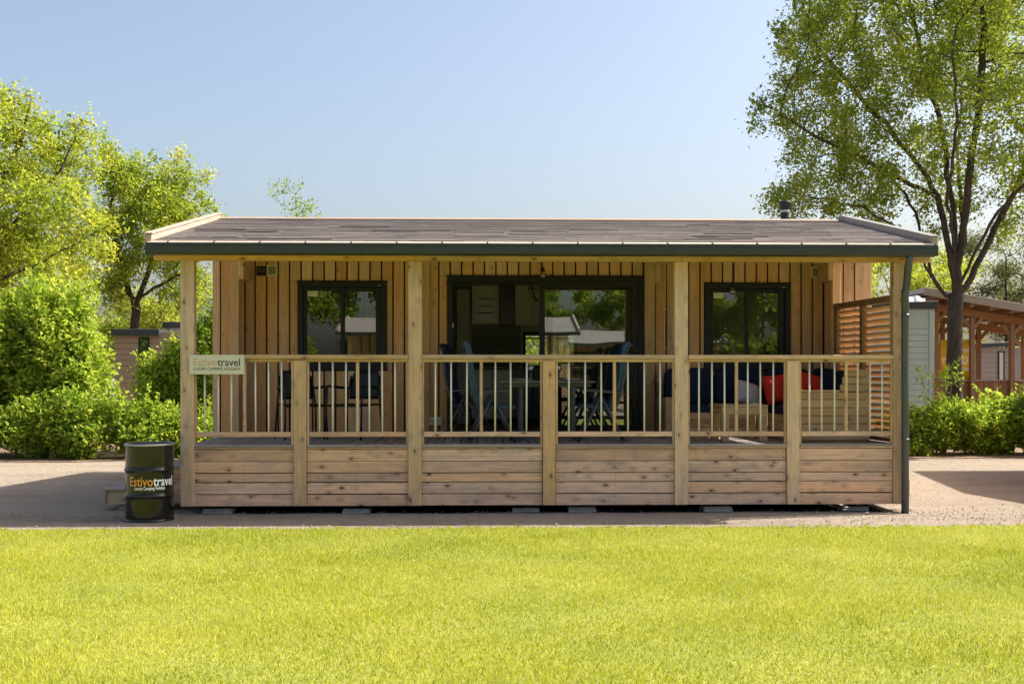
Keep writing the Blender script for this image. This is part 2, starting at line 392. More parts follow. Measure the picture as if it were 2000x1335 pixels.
# roof: sheathing, shingle courses, barge boards, ridge, eave trim
roof = MB().prism([(EY, EZ - 0.015), (RY, RZ - 0.015), (BY, EZ - 0.015), (BY, EZ - 0.11), (RY, RZ - 0.11), (EY, EZ - 0.11)], XL + 0.03, XR - 0.03, 'x').build('roof', M['shingle'], L)
sh = MB()
NC = 34; sl_len = math.hypot(RY - EY, RZ - EZ)
for side in (0, 1):
    for c in range(NC):
        s0 = c / NC; s1 = min(1.0, (c + 1.12) / NC)
        x = XL + 0.05 - random.random() * 0.2
        while x < XR - 0.05:
            wd = random.choice((0.3, 0.45, 0.6, 1.0)) * random.uniform(0.9, 1.1)
            a, b = max(x, XL + 0.05), min(x + wd - 0.0015, XR - 0.05)
            x += wd
            if b - a < 0.02: continue
            lift = 0.008 + random.random() * 0.003 + (0.009 if random.random() < 0.03 else 0)
            jit = random.uniform(-0.006, 0.006)
            y0 = EY + (RY - EY) * s0 + jit; y1 = EY + (RY - EY) * s1
            if side: y0, y1 = 2 * RY - y0, 2 * RY - y1
            z0, z1 = roofz(y0) + lift, roofz(y1) + 0.001
            if side: sh.add([(a, y0, z0), (b, y0, z0), (b, y1, z1), (a, y1, z1)], [(0, 1, 2, 3)])
            else: sh.add([(a, y0, z0 - 0.009), (b, y0, z0 - 0.009), (b, y0, z0), (a, y0, z0), (b, y1, z1), (a, y1, z1)], [(0, 1, 2, 3), (3, 2, 4, 5)])
tag(sh.build('shingles', M['shingle'], roof), kind='stuff')
y = EY + 0.05
while y < FWY + 0.0:
    y1_ = min(y + 0.118, FWY - 0.003); zz = (roofz(y) + roofz(y1_)) / 2 - 0.122
    piece('soffit_board', XL + 0.08, XR - 0.08, y, y1_, zz - 0.009, zz + 0.009, M['post_x'], roof, 0.002, (math.atan(SL), 0, 0)); y += 0.121
for xs, nm in ((XL, 'l'), (XR, 'r')):
    a, b = (xs, xs + 0.075) if nm == 'l' else (xs - 0.075, xs)
    for sgn in (0, 1):
        e = EY - 0.03 if not sgn else BY + 0.03
        lo_ = 0.11 if nm == 'l' else 0.07
        pr = [(e, roofz(e) - lo_), (RY, RZ - lo_), (RY, RZ + 0.075), (e, roofz(e) + 0.075)]
        bb = MB().prism(pr, a, b, 'x').build('barge_board', M['barge_y'], roof, 0.004)
        pr2 = [(e - 0.01 if not sgn else e + 0.01, roofz(e) + 0.078), (RY, RZ + 0.078), (RY, RZ + 0.09), (e - 0.01 if not sgn else e + 0.01, roofz(e) + 0.09)]
        MB().prism(pr2, a - 0.012, b + 0.012, 'x').build('barge_cap', M['galv'] if nm == 'r' else M['barge_y'], roof)
MB().prism([(RY - 0.09, RZ + 0.0), (RY, RZ + 0.022), (RY + 0.09, RZ + 0.0), (RY, RZ + 0.034)], XL + 0.08, XR - 0.08, 'x').build('ridge_cap', M['taupe'], roof)
# eave trim (sunlit strip) with brackets, gutter, downpipe
tr = MB().prism([(EY - 0.075, EZ - 0.024), (EY + 0.02, EZ + 0.004), (EY + 0.02, EZ - 0.012), (EY - 0.075, EZ - 0.040)], XL + 0.035, XR - 0.035, 'x').build('eave_trim', M['trim'], roof)
xb = XL + 0.26
gt = MB().prism([(EY - 0.085, EZ - 0.036), (EY - 0.105, EZ - 0.036), (EY - 0.108, EZ - 0.052), (EY - 0.098, EZ - 0.06), (EY - 0.1, EZ - 0.13), (EY - 0.088, EZ - 0.148), (EY - 0.075, EZ - 0.156), (EY + 0.02, EZ - 0.156), (EY + 0.02, EZ - 0.145), (EY - 0.07, EZ - 0.145), (EY - 0.086, EZ - 0.125)], XL + 0.03, XR - 0.03, 'x').build('gutter', M['gutter'], L)
for xe in (XL + 0.022, XR - 0.03): piece('gutter_end', xe, xe + 0.008, EY - 0.1, EY + 0.018, EZ - 0.155, EZ - 0.04, M['gutter'], gt, 0.001)
while xb < XR:
    piece('gutter_bracket', xb, xb + 0.016, EY - 0.082, EY - 0.03, EZ - 0.034, EZ - 0.012, M['gutter'], gt, 0.002, (R(16), 0, 0)); xb += 0.515
piece('fascia', XL + 0.02, XR - 0.02, EY + 0.022, EY + 0.047, EZ - 0.16, EZ - 0.02, M['gutter'], L)
px_ = wx(1770, -0.12); ytop = EY - 0.04
MB().tube([(wx(1776, ytop), ytop, EZ - 0.14), (wx(1776, ytop), ytop, 2.95), (wx(1775.5, ytop), ytop + 0.02, 2.89), (px_ + 0.004, -0.11, 2.64), (px_, -0.085, 2.6), (px_, -0.085, 1.6), (px_, -0.085, 0.0)], 0.044, 14).build('downpipe', M['pipe'], L)
dp = [o for o in L.children if o.name.startswith('downpipe')][0]
for zc in (2.6, 2.32, 0.86): MB().tube([(px_, -0.085, zc - 0.02), (px_, -0.085, zc + 0.02)], 0.0475, 14).build('pipe_collar', M['pipe'], dp)

# chimney flue
cx_ = wx(1533, 3.5)
fl = MB().lathe([(0.062, -0.1), (0.062, 0.25)], 18, (cx_, 3.5, RZ)).build('flue_pipe', M['anth'], L)
MB().lathe([(0.0, 0.242), (0.078, 0.242), (0.078, 0.275), (0.088, 0.278), (0.088, 0.325), (0.095, 0.33), (0.095, 0.352), (0.0, 0.356)], 18, (cx_, 3.5, RZ + 0.005)).build('flue_cap', M['anth'], fl)
MB().lathe([(0.0632, 0.2), (0.068, 0.205), (0.068, 0.232), (0.0632, 0.236)], 18, (cx_, 3.5, RZ)).build('flue_collar', M['galv'], fl)

# front beam (three lengths) and posts
BZ0 = wz(1000, 509.5, 0.0)
cuts = [wx(300, 0), wx(810, 0), wx(1331, 0), wx(1817, 0)]
for a, b in zip(cuts, cuts[1:]): piece('front_beam', a + 0.002, b - 0.002, -0.012, 0.11, BZ0, BZ0 + 0.145, M['beam_x'], L)
PW = 0.158
SKB = wz(1000, 986.5, 0.0)
HRZ1 = wz(1000, 692.5, 0.0); HRZ0 = wz(1000, 700.5, 0.0)
posts = [365.5, 810.5, 1331, 1758]
for p in posts:
    x = wx(p, 0); piece('post', x - PW / 2, x + PW / 2, 0.0, 0.12, SKB, BZ0 - 0.002, M['post_z'], L, 0.005)
half = [585.5, 1072.5, 1549.5]
for p in half:
    x = wx(p, 0); piece('railing_post', x - PW / 2 + 0.004, x + PW / 2 - 0.004, 0.0, 0.11, SKB, HRZ0 - 0.018, M['post_z'], L, 0.005)
# rail bays
def clear(p): return wx(p, 0)
P = [clear(p) for p in posts]; H = [clear(p) for p in half]
for i in range(3):
    a, b = P[i] + PW / 2 + 0.002, P[i + 1] - PW / 2 - 0.002
    hr = MB().box(a, b, -0.022, 0.095, HRZ0, HRZ1).build('handrail', M['post_x'], L, 0.005)
    piece('handrail_support', a, b, 0.02, 0.065, HRZ0 - 0.036, HRZ0 - 0.001, M['beam_x'], hr, 0.002)
bays = [(P[0], H[0], [400, 426, 452, 499, 525, 550.5], 478), (H[0], P[1], [624, 650, 675.5, 721.5, 747, 772], 698.5),
        (P[1], H[1], [850, 881, 912, 967, 997.5, 1028.5], 940), (H[1], P[2], [1111, 1142.5, 1174, 1226.5, 1258, 1289], 1200),
        (P[2], H[2], [1365, 1390.5, 1415, 1460, 1485, 1510], 1438), (H[2], P[3], [1580.5, 1605, 1629.5, 1675, 1699, 1723], 1652)]
BRZ1, BRZ0 = wz(1000, 842.5, 0.03), wz(1000, 852.0, 0.03)
for a, b, thin, wood_ in bays:
    a += PW / 2; b -= PW / 2
    br = MB().box(a + 0.025, b - 0.025, 0.02, 0.066, BRZ0, BRZ1).build('bottom_rail', M['skirt_x'], L, 0.004)
    for q in thin:
        x = wx(q, 0.043) + random.uniform(-0.002, 0.002)
        t = random.uniform(-0.004, 0.004)
        MB().tube([(x, 0.043, BRZ1 - 0.004), (x + t, 0.043, HRZ0 - 0.032)], 0.0105, 8).build('baluster', M['rod'], br)
    x = wx(wood_, 0.043)
    piece('baluster', x - 0.018, x + 0.018, 0.026, 0.06, BRZ1 + 0.001, HRZ0 - 0.037, M['post_z'], br, 0.003)
    for s in (a, b):
        xx = (s + 0.001, s + 0.023) if s == a else (s - 0.023, s - 0.001)
        piece('rail_stile', xx[0], xx[1], 0.022, 0.064, DZ + 0.002, HRZ0 - 0.038, M['post_z'], L, 0.003)
# skirt
ks = MB()
ks.box(P[0] - 0.05, P[3] + 0.05, 0.06, 0.16, SKB + 0.02, DZ - 0.035)
skirt = ks.build('skirt_backing', M['dark'], L)
rows = [(876.2, 899.0), (900.2, 921.6), (923.2, 939.6), (941.2, 962.4), (964.3, 985.9)]
segs = sorted(P + H)
for a, b in zip(segs, segs[1:]):
    for t_, b_ in rows:
        z1, z0 = wz(1000, t_, 0.03), wz(1000, b_, 0.03)
        dz = random.uniform(-0.002, 0.002)
        piece('skirt_board', a + PW / 2 + random.uniform(0.001, 0.004), b - PW / 2 - random.uniform(0.001, 0.004), 0.03 + random.uniform(-0.002, 0.002), 0.055, z0 + dz, z1 + dz, M['skirt_x'], skirt, 0.003)
scw = MB()
for a, b in zip(segs, segs[1:]):
    for t_, b_ in rows:
        z1, z0 = wz(1000, t_, 0.03), wz(1000, b_, 0.03)
        for xx_ in (a + PW / 2 + 0.035, b - PW / 2 - 0.035, (a + b) / 2):
            for f_ in (0.26, 0.74):
                u = xx_ + random.uniform(-0.006, 0.006); v = z0 + (z1 - z0) * f_
                scw.add([(u + 0.0055 * math.cos(q * 1.0472), 0.0265, v + 0.0055 * math.sin(q * 1.0472)) for q in range(6)], [(0, 1, 2, 3, 4, 5)])
tag(scw.build('screw_heads', M['dark'], skirt), kind='stuff')
for a, b in zip(segs, segs[1:]): piece('skirt_cap', a + PW / 2 + 0.002, b - PW / 2 - 0.002, 0.012, 0.058, DZ - 0.044, DZ - 0.029, M['skirt_x'], skirt, 0.002)
piece('corner_trim', P[3] + PW / 2 + 0.001, P[3] + PW / 2 + 0.022, 0.0, 0.14, SKB, DZ - 0.03, M['skirt_z'], L)
# skirt side boards (left and right ends)
for xs in (P[0] - PW / 2 + 0.02, P[3] + PW / 2 - 0.045):
    for t_, b_ in rows: piece('skirt_board', xs, xs + 0.022, 0.13, WGY, wz(1000, b_, 0.03), wz(1000, t_, 0.03), M['skirt_y'], skirt, 0.003)
# deck
dj = MB()
for y in np.linspace(0.2, 1.9, 5): dj.box(P[0], P[3], y, y + 0.05, DZ - 0.17, DZ - 0.03)
deck = dj.build('deck_joists', M['deck_x'], L)
for i, (a, b) in enumerate(zip(segs, segs[1:])): piece('deck_edge_board', a + PW / 2 - 0.0 if 1 else a, b - PW / 2, -0.006, 0.135, DZ - 0.028, DZ + 0.003, M['deck_x'], deck, 0.011)
pit = 0.1025; x = P[0] - 0.02
while x < P[3] + 0.02:
    piece('deck_board', x + 0.004, x + pit - 0.004, 0.139, FWY + 0.01 if P[0] + 0.2 < x < P[3] - 0.2 else WGY, DZ - 0.028, DZ + random.uniform(-0.0015, 0.0015), M['deck_y'], deck, 0.004); x += pit

# facade: dark battens behind, boards in front, openings cut out
CEIL = roofz(FWY) - 0.145
WIN1 = (wx(582, FWY), wx(755, FWY), wz(668, 722.5, FWY), wz(668, 550, FWY))
DOOR = (wx(874, FWY), wx(1257, FWY), DZ - 0.005, wz(1065, 540, FWY))
WIN2 = (wx(1375.5, FWY), wx(1543, FWY), wz(1459, 724, FWY), wz(1459, 553.5, FWY))
opens = [WIN1, DOOR, WIN2]
FX0, FX1 = wx(467, WGY), wx(1624, WGY)
fw = MB(); xs = [FX0 - 0.3]
for o in sorted(opens): xs += [o[0] + 0.02, o[1] - 0.02]
xs.append(FX1 + 0.3)
for i in range(0, len(xs), 2): fw.box(xs[i], xs[i + 1], FWY + 0.024, FWY + 0.12, 0.5, CEIL + 0.1)
for o in opens:
    fw.box(o[0] + 0.02, o[1] - 0.02, FWY + 0.024, FWY + 0.12, o[3] - 0.01, CEIL + 0.1)
    if o is not DOOR: fw.box(o[0] + 0.02, o[1] - 0.02, FWY + 0.024, FWY + 0.12, 0.5, o[2] + 0.01)
wall = fw.build('front_wall', M['dark'], L)
pit = wx(790, FWY) - wx(498, FWY); pit /= 13.0
x0 = wx(498, FWY) - pit
while x0 < FX1:
    a, b = max(x0 + 0.0105, FX0), min(x0 + pit - 0.0105, FX1)
    yy = FWY + random.uniform(-0.001, 0.001)
    if b - a > 0.03:
        hit = [o for o in opens if o[0] < b and o[1] > a]
        if not hit: piece('cladding_board', a, b, yy, FWY + 0.022, DZ - 0.05, CEIL, M['clad_z'], wall, 0.004)
        else:
            o = hit[0]
            piece('cladding_board', a, b, yy, FWY + 0.022, o[3] + 0.012, CEIL, M['clad_z'], wall, 0.004)
            if o is not DOOR: piece('cladding_board', a, b, yy, FWY + 0.022, DZ - 0.05, o[2] - 0.012, M['clad_z'], wall, 0.004)
            lo, hi = (DZ - 0.05, o[3] + 0.010) if o is DOOR else (o[2] - 0.010, o[3] + 0.010)
            if a < o[0] - 0.015: piece('cladding_board', a, o[0] - 0.004, yy, FWY + 0.022, lo, hi, M['clad_z'], wall, 0.004)
            if b > o[1] + 0.015: piece('cladding_board', o[1] + 0.004, b, yy, FWY + 0.022, lo, hi, M['clad_z'], wall, 0.004)
    x0 += pit
# end wings with their own boards, returns, posts and brackets
WX0, WX1 = wx(418, WGY), wx(1700, WGY)
for nm, (a, b) in {'l': (WX0, FX0), 'r': (FX1, WX1)}.items():
    wg = MB(); wg.box(a + 0.02, b - 0.02, WGY + 0.024, FWY + 0.3, 0.45, roofz(WGY) - 0.13).build('wing_wall', M['dark'], L)
    wg = L.children[-1]
    wg = [o for o in L.children if o.name.startswith('wing_wall')][-1]
    lines = [wx(430.5, WGY)] if nm == 'l' else [wx(1647, WGY), wx(1669, WGY)]
    ed = [a] + lines + [b]
    for u, v in zip(ed, ed[1:]):
        piece('cladding_board', u + (0.009 if u != a else 0), v - (0.009 if v != b else 0), WGY, WGY + 0.022, 0.32, roofz(WGY) - 0.145, M['clad_z'], wg, 0.004)
    # inner return
    xr = b if nm == 'l' else a
    s = 1 if nm == 'l' else -1
    y = WGY + 0.024
    xa, xb2 = (xr - 0.018, xr + 0.002) if nm == 'l' else (xr - 0.002, xr + 0.018)
    for k in range(2):
        piece('cladding_board', xa, xb2, y, min(y + 0.14, FWY - 0.003), DZ - 0.05, CEIL, M['clad_z'], wg, 0.003); y += 0.155
        if y > FWY - 0.05: break
    # outer side wall boards
    xo = (a - 0.022, a - 0.001) if nm == 'l' else (b + 0.001, b + 0.022)
    y = WGY + 0.002
    while y < 6.0:
        piece('cladding_board', xo[0], xo[1], y + 0.008, min(y + 0.15, 6.02), 0.32, roofz(y + 0.1) - 0.14, M['clad_z'], wg, 0.003); y += 0.158
    # post at the wing's inner edge with a short bracket block on top
    pa, pb = (wx(449, WGY - 0.1), wx(466.5, WGY - 0.1)) if nm == 'l' else (wx(1626, WGY - 0.1), wx(1641, WGY - 0.1))
    piece('wall_post', pa, pb, WGY - 0.11, WGY - 0.001, DZ, roofz(WGY - 0.1) - 0.15, M['clad_z'], L, 0.004)
    ba, bb_ = (pb + 0.002, pb + 0.075) if nm == 'l' else (pa - 0.075, pa - 0.002)
    piece('bracket_block', ba, bb_, WGY - 0.16, FWY - 0.05, wz(470, 546.5, WGY), roofz(WGY - 0.1) - 0.155, M['post_y'], L, 0.004)
# wall posts on the recessed facade and packing boards by the door
for pa, pb, zt, mm in ((823, 838.5, 0, 'sofa_z'), (1259.5, 1279, 0, 'sofa_z')):
    piece('wall_post', wx(pa, FWY - 0.1), wx(pb, FWY - 0.1), FWY - 0.105, FWY - 0.002, DZ, CEIL - 0.02, M[mm], L, 0.004)
piece('bracket_block', wx(1279.5, FWY - 0.1), wx(1289, FWY - 0.1), FWY - 0.1, FWY - 0.002, wz(1285, 553, FWY), CEIL - 0.02, M['post_z'], L, 0.004)
piece('bracket_block', wx(812.5, FWY - 0.1), wx(822.5, FWY - 0.1), FWY - 0.1, FWY - 0.002, wz(1285, 553, FWY), CEIL - 0.02, M['post_z'], L, 0.004)
# rear wall with a window opening, sides behind boards, floor, ceiling: real rooms
RW = (wx(1021, 6.0), wx(1127, 6.0), 1.72, wz(1070, 648, 6.0))
bw = MB()
bw.box(WX0 + 0.03, RW[0], 5.95, 6.03, 0.45, EZ - 0.05); bw.box(RW[1], WX1 - 0.03, 5.95, 6.03, 0.45, EZ - 0.05)
bw.box(RW[0], RW[1], 5.95, 6.03, 0.45, RW[2]); bw.box(RW[0], RW[1], 5.95, 6.03, RW[3], EZ - 0.05)
bw.build('rear_wall', M['intwall'], L)
sw = MB(); sw.box(WX0 + 0.025, WX0 + 0.1, FWY + 0.3, 5.95, 0.45, EZ - 0.05); sw.box(WX1 - 0.1, WX1 - 0.025, FWY + 0.3, 5.95, 0.45, EZ - 0.05)
sw.build('side_wall', M['intwall'], L)
MB().box(WX0 + 0.1, WX1 - 0.1, FWY + 0.125, 5.95, DZ - 0.03, DZ + 0.004).build('interior_floor', M['intfloor'], L)
ce = MB(); ce.prism([(FWY + 0.12, CEIL - 0.0), (RY, RZ - 0.2), (6.0, EZ - 0.1), (6.0, EZ - 0.06), (RY, RZ - 0.16), (FWY + 0.12, CEIL + 0.04)], WX0 + 0.1, WX1 - 0.1, 'x'); ce.build('ceiling', M['intwall'], L)
PX0, PX1 = wx(872, FWY) - 0.12, wx(1262, FWY) + 0.35
for q in (PX0, PX1): MB().box(q - 0.04, q + 0.04, FWY + 0.13, 5.94, DZ, CEIL - 0.02).build('partition_wall', M['intwall'], L)
# underframe
for y in (0.25, 2.4, 5.6): piece('floor_bearer', WX0 + 0.1, WX1 - 0.12, y, y + 0.09, 0.16, 0.36, M['dark'], L)
ub = MB().box(WX0 + 0.05, WX1 - 0.05, WGY + 0.05, 6.0, 0.34, 0.5).build('underframe', M['dark'], L)
rear = MB().prism([(WX0, 0.12), (WX1, 0.12), (WX1, 0.5), (WX0, 0.5)], 6.031, 6.05, 'y').build('rear_skirt', M['dark'], L)

# windows and the sliding door
def bar_frame(mb, o, y0, y1, t, tb=None):
    a, b, z0, z1 = o; tb = t if tb is None else tb
    mb.box(a, b, y0, y1, z1 - t, z1); mb.box(a, b, y0, y1, z0, z0 + tb)
    mb.box(a, a + t, y0, y1, z0 + tb, z1 - t); mb.box(b - t, b, y0, y1, z0 + tb, z1 - t); return mb
def slider(name, o, split, sticker=True):
    a, b, z0, z1 = o
    fr = bar_frame(MB(), o, FWY - 0.035, FWY + 0.1, 0.075, 0.1).build(name, M['anth'], L, 0.003)
    piece('head_flashing', a - 0.015, b + 0.015, FWY - 0.045, FWY - 0.002, z1 + 0.001, z1 + 0.011, M['anth'], fr, 0.001)
    ms = wx(split, FWY)
    s1 = bar_frame(MB(), (a + 0.077, ms + 0.028, z0 + 0.102, z1 - 0.077), FWY - 0.012, FWY + 0.022, 0.048).build('sash', M['anth'], fr, 0.002)
    s2 = bar_frame(MB(), (ms - 0.02, b - 0.077, z0 + 0.102, z1 - 0.077), FWY + 0.03, FWY + 0.062, 0.055).build('sash', M['anth'], fr, 0.002)
    piece('sash_jamb', b - 0.15, b - 0.078, FWY + 0.0, FWY + 0.028, z0 + 0.103, z1 - 0.08, M['anth'], fr, 0.002)
    for (u, v, yy) in ((a + 0.12, ms - 0.015, FWY + 0.006), (ms + 0.03, b - 0.13, FWY + 0.046)):
        MB().box(u, v, yy, yy + 0.006, z0 + 0.145, z1 - 0.122).build('pane', M['glass'], fr)
    if sticker: piece('sticker', a + 0.128, a + 0.128 + 0.14, FWY + 0.003, FWY + 0.0055, z1 - 0.205, z1 - 0.128, M['cream'], fr, 0)
    piece('drip_slot', b - 0.12, b - 0.075, FWY - 0.0375, FWY - 0.0352, z1 - 0.06, z1 - 0.052, M['galv'], fr, 0)
    # drawn blind and curtain inside keep the room dark
    return fr
slider('window', WIN1, 668); slider('window', WIN2, 1457.5)
a, b, z0, z1 = DOOR
dfm = MB(); dfm.box(a, b, FWY - 0.035, FWY + 0.12, z1 - 0.065, z1); dfm.box(a, a + 0.07, FWY - 0.035, FWY + 0.12, z0, z1 - 0.065); dfm.box(b - 0.075, b, FWY - 0.035, FWY + 0.12, z0, z1 - 0.065); dfm.box(a, b, FWY - 0.035, FWY + 0.12, z0, z0 + 0.03)
door = dfm.build('sliding_door', M['anth'], L, 0.003)
piece('head_flashing', a - 0.02, b + 0.02, FWY - 0.048, FWY - 0.002, z1 + 0.001, z1 + 0.012, M['anth'], door, 0.001)
m0, m1 = wx(1053.5, FWY), wx(1066, FWY); n0, n1 = wx(1069.5, FWY), wx(1080.5, FWY)
for (u0, u1, yy) in ((m0, b - 0.077, FWY - 0.01), (n0, b - 0.09, FWY + 0.055)):
    s = bar_frame(MB(), (u0, u1, z0 + 0.032, z1 - 0.067), yy, yy + 0.042, 0.075, 0.09).build('door_leaf', M['anth'], door, 0.002)
    MB().box(u0 + 0.07, u1 - 0.07, yy + 0.018, yy + 0.024, z0 + 0.12, z1 - 0.14).build('pane', M['dglass'] if yy < FWY else M['glass'], door)
piece('door_handle', wx(884, FWY) , wx(884, FWY) + 0.012, FWY - 0.06, FWY - 0.037, wz(884, 640, FWY), wz(884, 631, FWY), M['white'], door, 0.002)
piece('sliding_track', a + 0.07, b - 0.075, FWY - 0.02, FWY + 0.03, z1 - 0.085, z1 - 0.066, M['anth'], door, 0.002)
rwf = bar_frame(MB(), RW, 5.93, 6.02, 0.05).build('rear_window', M['anth'], L, 0.003)
MB().box(RW[0] + 0.05, RW[1] - 0.05, 5.97, 5.976, RW[2] + 0.05, RW[3] - 0.05).build('pane', M['cglass'], rwf)
for k in range(2): piece('blind_slat', RW[0] + 0.04, RW[1] - 0.04, 5.9, 5.928, RW[3] - 0.07 - k * 0.05, RW[3] - 0.045 - k * 0.05, M['cabgrey'], rwf, 0.002)
# wall fittings
def vent(pa, pb, ta, tb):
    u, v = wx(pa, FWY), wx(pb, FWY); zz0, zz1 = wz(pa, tb, FWY), wz(pa, ta, FWY)
    fr = bar_frame(MB(), (u, v, zz0, zz1), FWY - 0.03, FWY - 0.002, 0.024).build('wall_vent', M['cream'], L, 0.003)
    for k in range(5):
        z = zz0 + 0.03 + k * (zz1 - zz0 - 0.05) / 5
        piece('vent_louvre', u + 0.025, v - 0.025, FWY - 0.02, FWY - 0.005, z, z + 0.014, M['taupe'], fr, 0.001)
vent(521.5, 542.5, 517, 539); vent(1583, 1603, 521, 543)
mbx = piece('socket_box', wx(838, FWY - .02), wx(863, FWY - .02), FWY - 0.09, FWY - 0.002, wz(850, 829, FWY), wz(850, 814, FWY), M['white'], L, 0.006)
piece('socket_cover', -0.07, 0.07, -0.052, -0.0445, -0.03, 0.03, M['galv'], mbx, 0.003)
# cable on the wall by the door
cb = MB(); xx = wx(1299, FWY - 0.01)
cb.tube([(xx + 0.004, FWY - 0.012, CEIL - 0.05), (xx + 0.003, FWY - 0.014, 2.85), (xx - 0.004, FWY - 0.02, 2.5), (xx - 0.012, FWY - 0.025, 2.25), (xx - 0.004, FWY - 0.014, 1.95), (xx - 0.002, FWY - 0.012, DZ)], 0.006, 6)
cbo = cb.build('wall_cable', M['white'], L)
for z in (2.86, 2.52, 1.98): piece('cable_clip', xx - 0.012, xx + 0.014, FWY - 0.022, FWY - 0.002, z, z + 0.014, M['white'], cbo, 0.002)

# louvred privacy screen on the right, fixed between the corner post and the wing
y0s, y1s = 0.125, WGY - 0.115
xf, xr_ = wx(1742, y0s), wx(1630, y1s)
ztop = (wz(1746, 577.5, y0s) + wz(1628, 601, y1s)) / 2
ls = math.hypot(y1s - y0s, xr_ - xf)
fr = MB(); ym = ls * 0.5
for y, t_ in ((0.0, 0.03), (ym - 0.04, 0.08), (ls - 0.08, 0.08)): fr.box(-0.012, 0.058, y + 0.002, y + t_ - 0.002, DZ + 0.006, ztop - 0.05)
fr.box(-0.02, 0.066, 0.0, ls, ztop - 0.048, ztop + 0.03)
fr.box(-0.01, 0.056, 0.031, ym - 0.042, DZ + 0.01, DZ + 0.06)
scr = fr.build('louvre_screen', M['dusk_z'], L, 0.003, (xf, y0s, 0)); scr.rotation_euler = (0, 0, math.atan2(xf - xr_, y1s - y0s))
z = DZ + 0.115
while z < ztop - 0.085:
    for (u, v) in ((0.032, ym - 0.041), (ym + 0.041, ls - 0.081)):
        piece('louvre_slat', -0.018, 0.066, u, v, z - 0.009, z + 0.009, M['slat_y'], scr, 0.003, (0, R(36), 0))
    z += 0.0795
# ------------------------------------------------------------------ lettering
def text_mesh(s, size, m, name, parent, place, bold=0.0):
    cu = bpy.data.curves.new('txt', 'FONT'); cu.body = s; cu.size = size; cu.extrude = 0.0; cu.offset = bold; cu.resolution_u = 3
    to = bpy.data.objects.new('txt', cu); col.objects.link(to)
    dg = bpy.context.evaluated_depsgraph_get(); me = bpy.data.meshes.new_from_object(to.evaluated_get(dg))
    bpy.data.objects.remove(to)
    co = [tuple(v.co) for v in me.vertices]
    wmax = max(c[0] for c in co); wmin = min(c[0] for c in co)
    for v in me.vertices: v.co = place(v.co.x - wmin, v.co.y)
    me.materials.clear(); me.materials.append(m)
    o = bpy.data.objects.new(name, me); link(o, parent); return wmax - wmin
def text_w(s, size, bold=0.0):
    cu = bpy.data.curves.new('txt', 'FONT'); cu.body = s; cu.size = size; cu.offset = bold
    to = bpy.data.objects.new('txt', cu); col.objects.link(to); bpy.context.view_layer.update(); d = to.dimensions.x
    bpy.data.objects.remove(to); return d

# sign on the handrail
a, b = wx(370, -0.045), wx(477.5, -0.045); z0, z1 = wz(420, 730.5, -0.045), wz(420, 692.5, -0.045)
S = thing('name_board', 'cream name board with orange and grey lettering on the railing by the left post', 'sign', ((a + b) / 2, -0.045, z0))
W_, H_ = b - a, z1 - z0
sb = MB().box(-W_ / 2, W_ / 2, -0.004, 0.016, 0, H_).build('board', M['cream'], S, 0.003)
bar_frame(MB(), (-W_ / 2 + 0.001, W_ / 2 - 0.001, 0.001, H_ - 0.001), -0.0075, -0.0035, 0.007).build('border', M['cream'], S)
def flat(x0, z0, sx, yy): return lambda x, y: (x0 + x * sx, yy, z0 + y)
s1 = 0.124; w1 = text_w('Estivo', s1); w2 = text_w('travel', s1, 0.0012)
k = (W_ * 0.845) / (w1 + w2 + 0.008)
text_mesh('Estivo', s1, M['tan'], 'lettering', S, flat(-W_ * 0.425, 0.098, k, -0.006))
text_mesh('travel', s1, M['charcoal'], 'lettering', S, flat(-W_ * 0.425 + (w1 + 0.008) * k, 0.098, k, -0.006), 0.0012)
s2 = 0.05; w3 = text_w('LUXURY CAMPING HOLIDAYS', s2)
text_mesh('LUXURY CAMPING HOLIDAYS', s2, M['charcoal'], 'lettering', S, flat(-W_ * 0.425, 0.045, W_ * 0.85 / w3, -0.006))

# oil drum
by = -0.42; bx = wx(292.5, by)
D = thing('oil_drum', 'glossy black oil drum with orange and white lettering left of the lodge', 'drum', (bx, by, 0.0))
r = 0.262; hgt = 0.86
pr = [(0.0, 0.012), (r - 0.02, 0.012), (r - 0.012, 0.0), (r + 0.006, 0.0), (r + 0.008, 0.016), (r - 0.002, 0.024), (r, 0.032), (r, 0.06)]
for zc in (0.285, 0.572):
    pr += [(r, zc - 0.05), (r, zc - 0.03), (r + 0.003, zc - 0.016), (r + 0.012, zc - 0.006), (r + 0.012, zc + 0.006), (r + 0.003, zc + 0.016), (r, zc + 0.03), (r, zc + 0.05)]
pr += [(r, hgt - 0.06), (r, hgt - 0.03), (r, hgt - 0.022), (r + 0.004, hgt - 0.018), (r + 0.008, hgt - 0.010), (r + 0.006, hgt), (r - 0.006, hgt), (r - 0.012, hgt - 0.016), (0, hgt - 0.016)]
MB().lathe(pr, 64).build('drum_body', M['drum'], D)
MB().lathe([(r + 0.005, hgt - 0.019), (r + 0.0105, hgt - 0.012), (r + 0.0085, hgt + 0.002), (r - 0.004, hgt + 0.002), (r - 0.008, hgt - 0.004)], 64).build('rim_ring', M['galv'], D)
def bend(a0, z0, sx): return lambda x, y: ((r + 0.002) * math.sin(a0 + x * sx / r), -(r + 0.002) * math.cos(a0 + x * sx / r), z0 + y)
s1 = 0.145; w1 = text_w('Estivo', s1, 0.001); w2 = text_w('travel', s1, 0.0022)
arc = r * 2.0; k = arc / (w1 + w2 + 0.006); a0 = -0.60
text_mesh('Estivo', s1, M['orange'], 'lettering', D, bend(a0, 0.405, k), 0.001)
text_mesh('travel', s1, M['wlet'], 'lettering', D, bend(a0 + (w1 + 0.006) * k / r, 0.405, k), 0.0022)
w3 = text_w('Luxury Camping Holidays', 0.05, 0.0012)
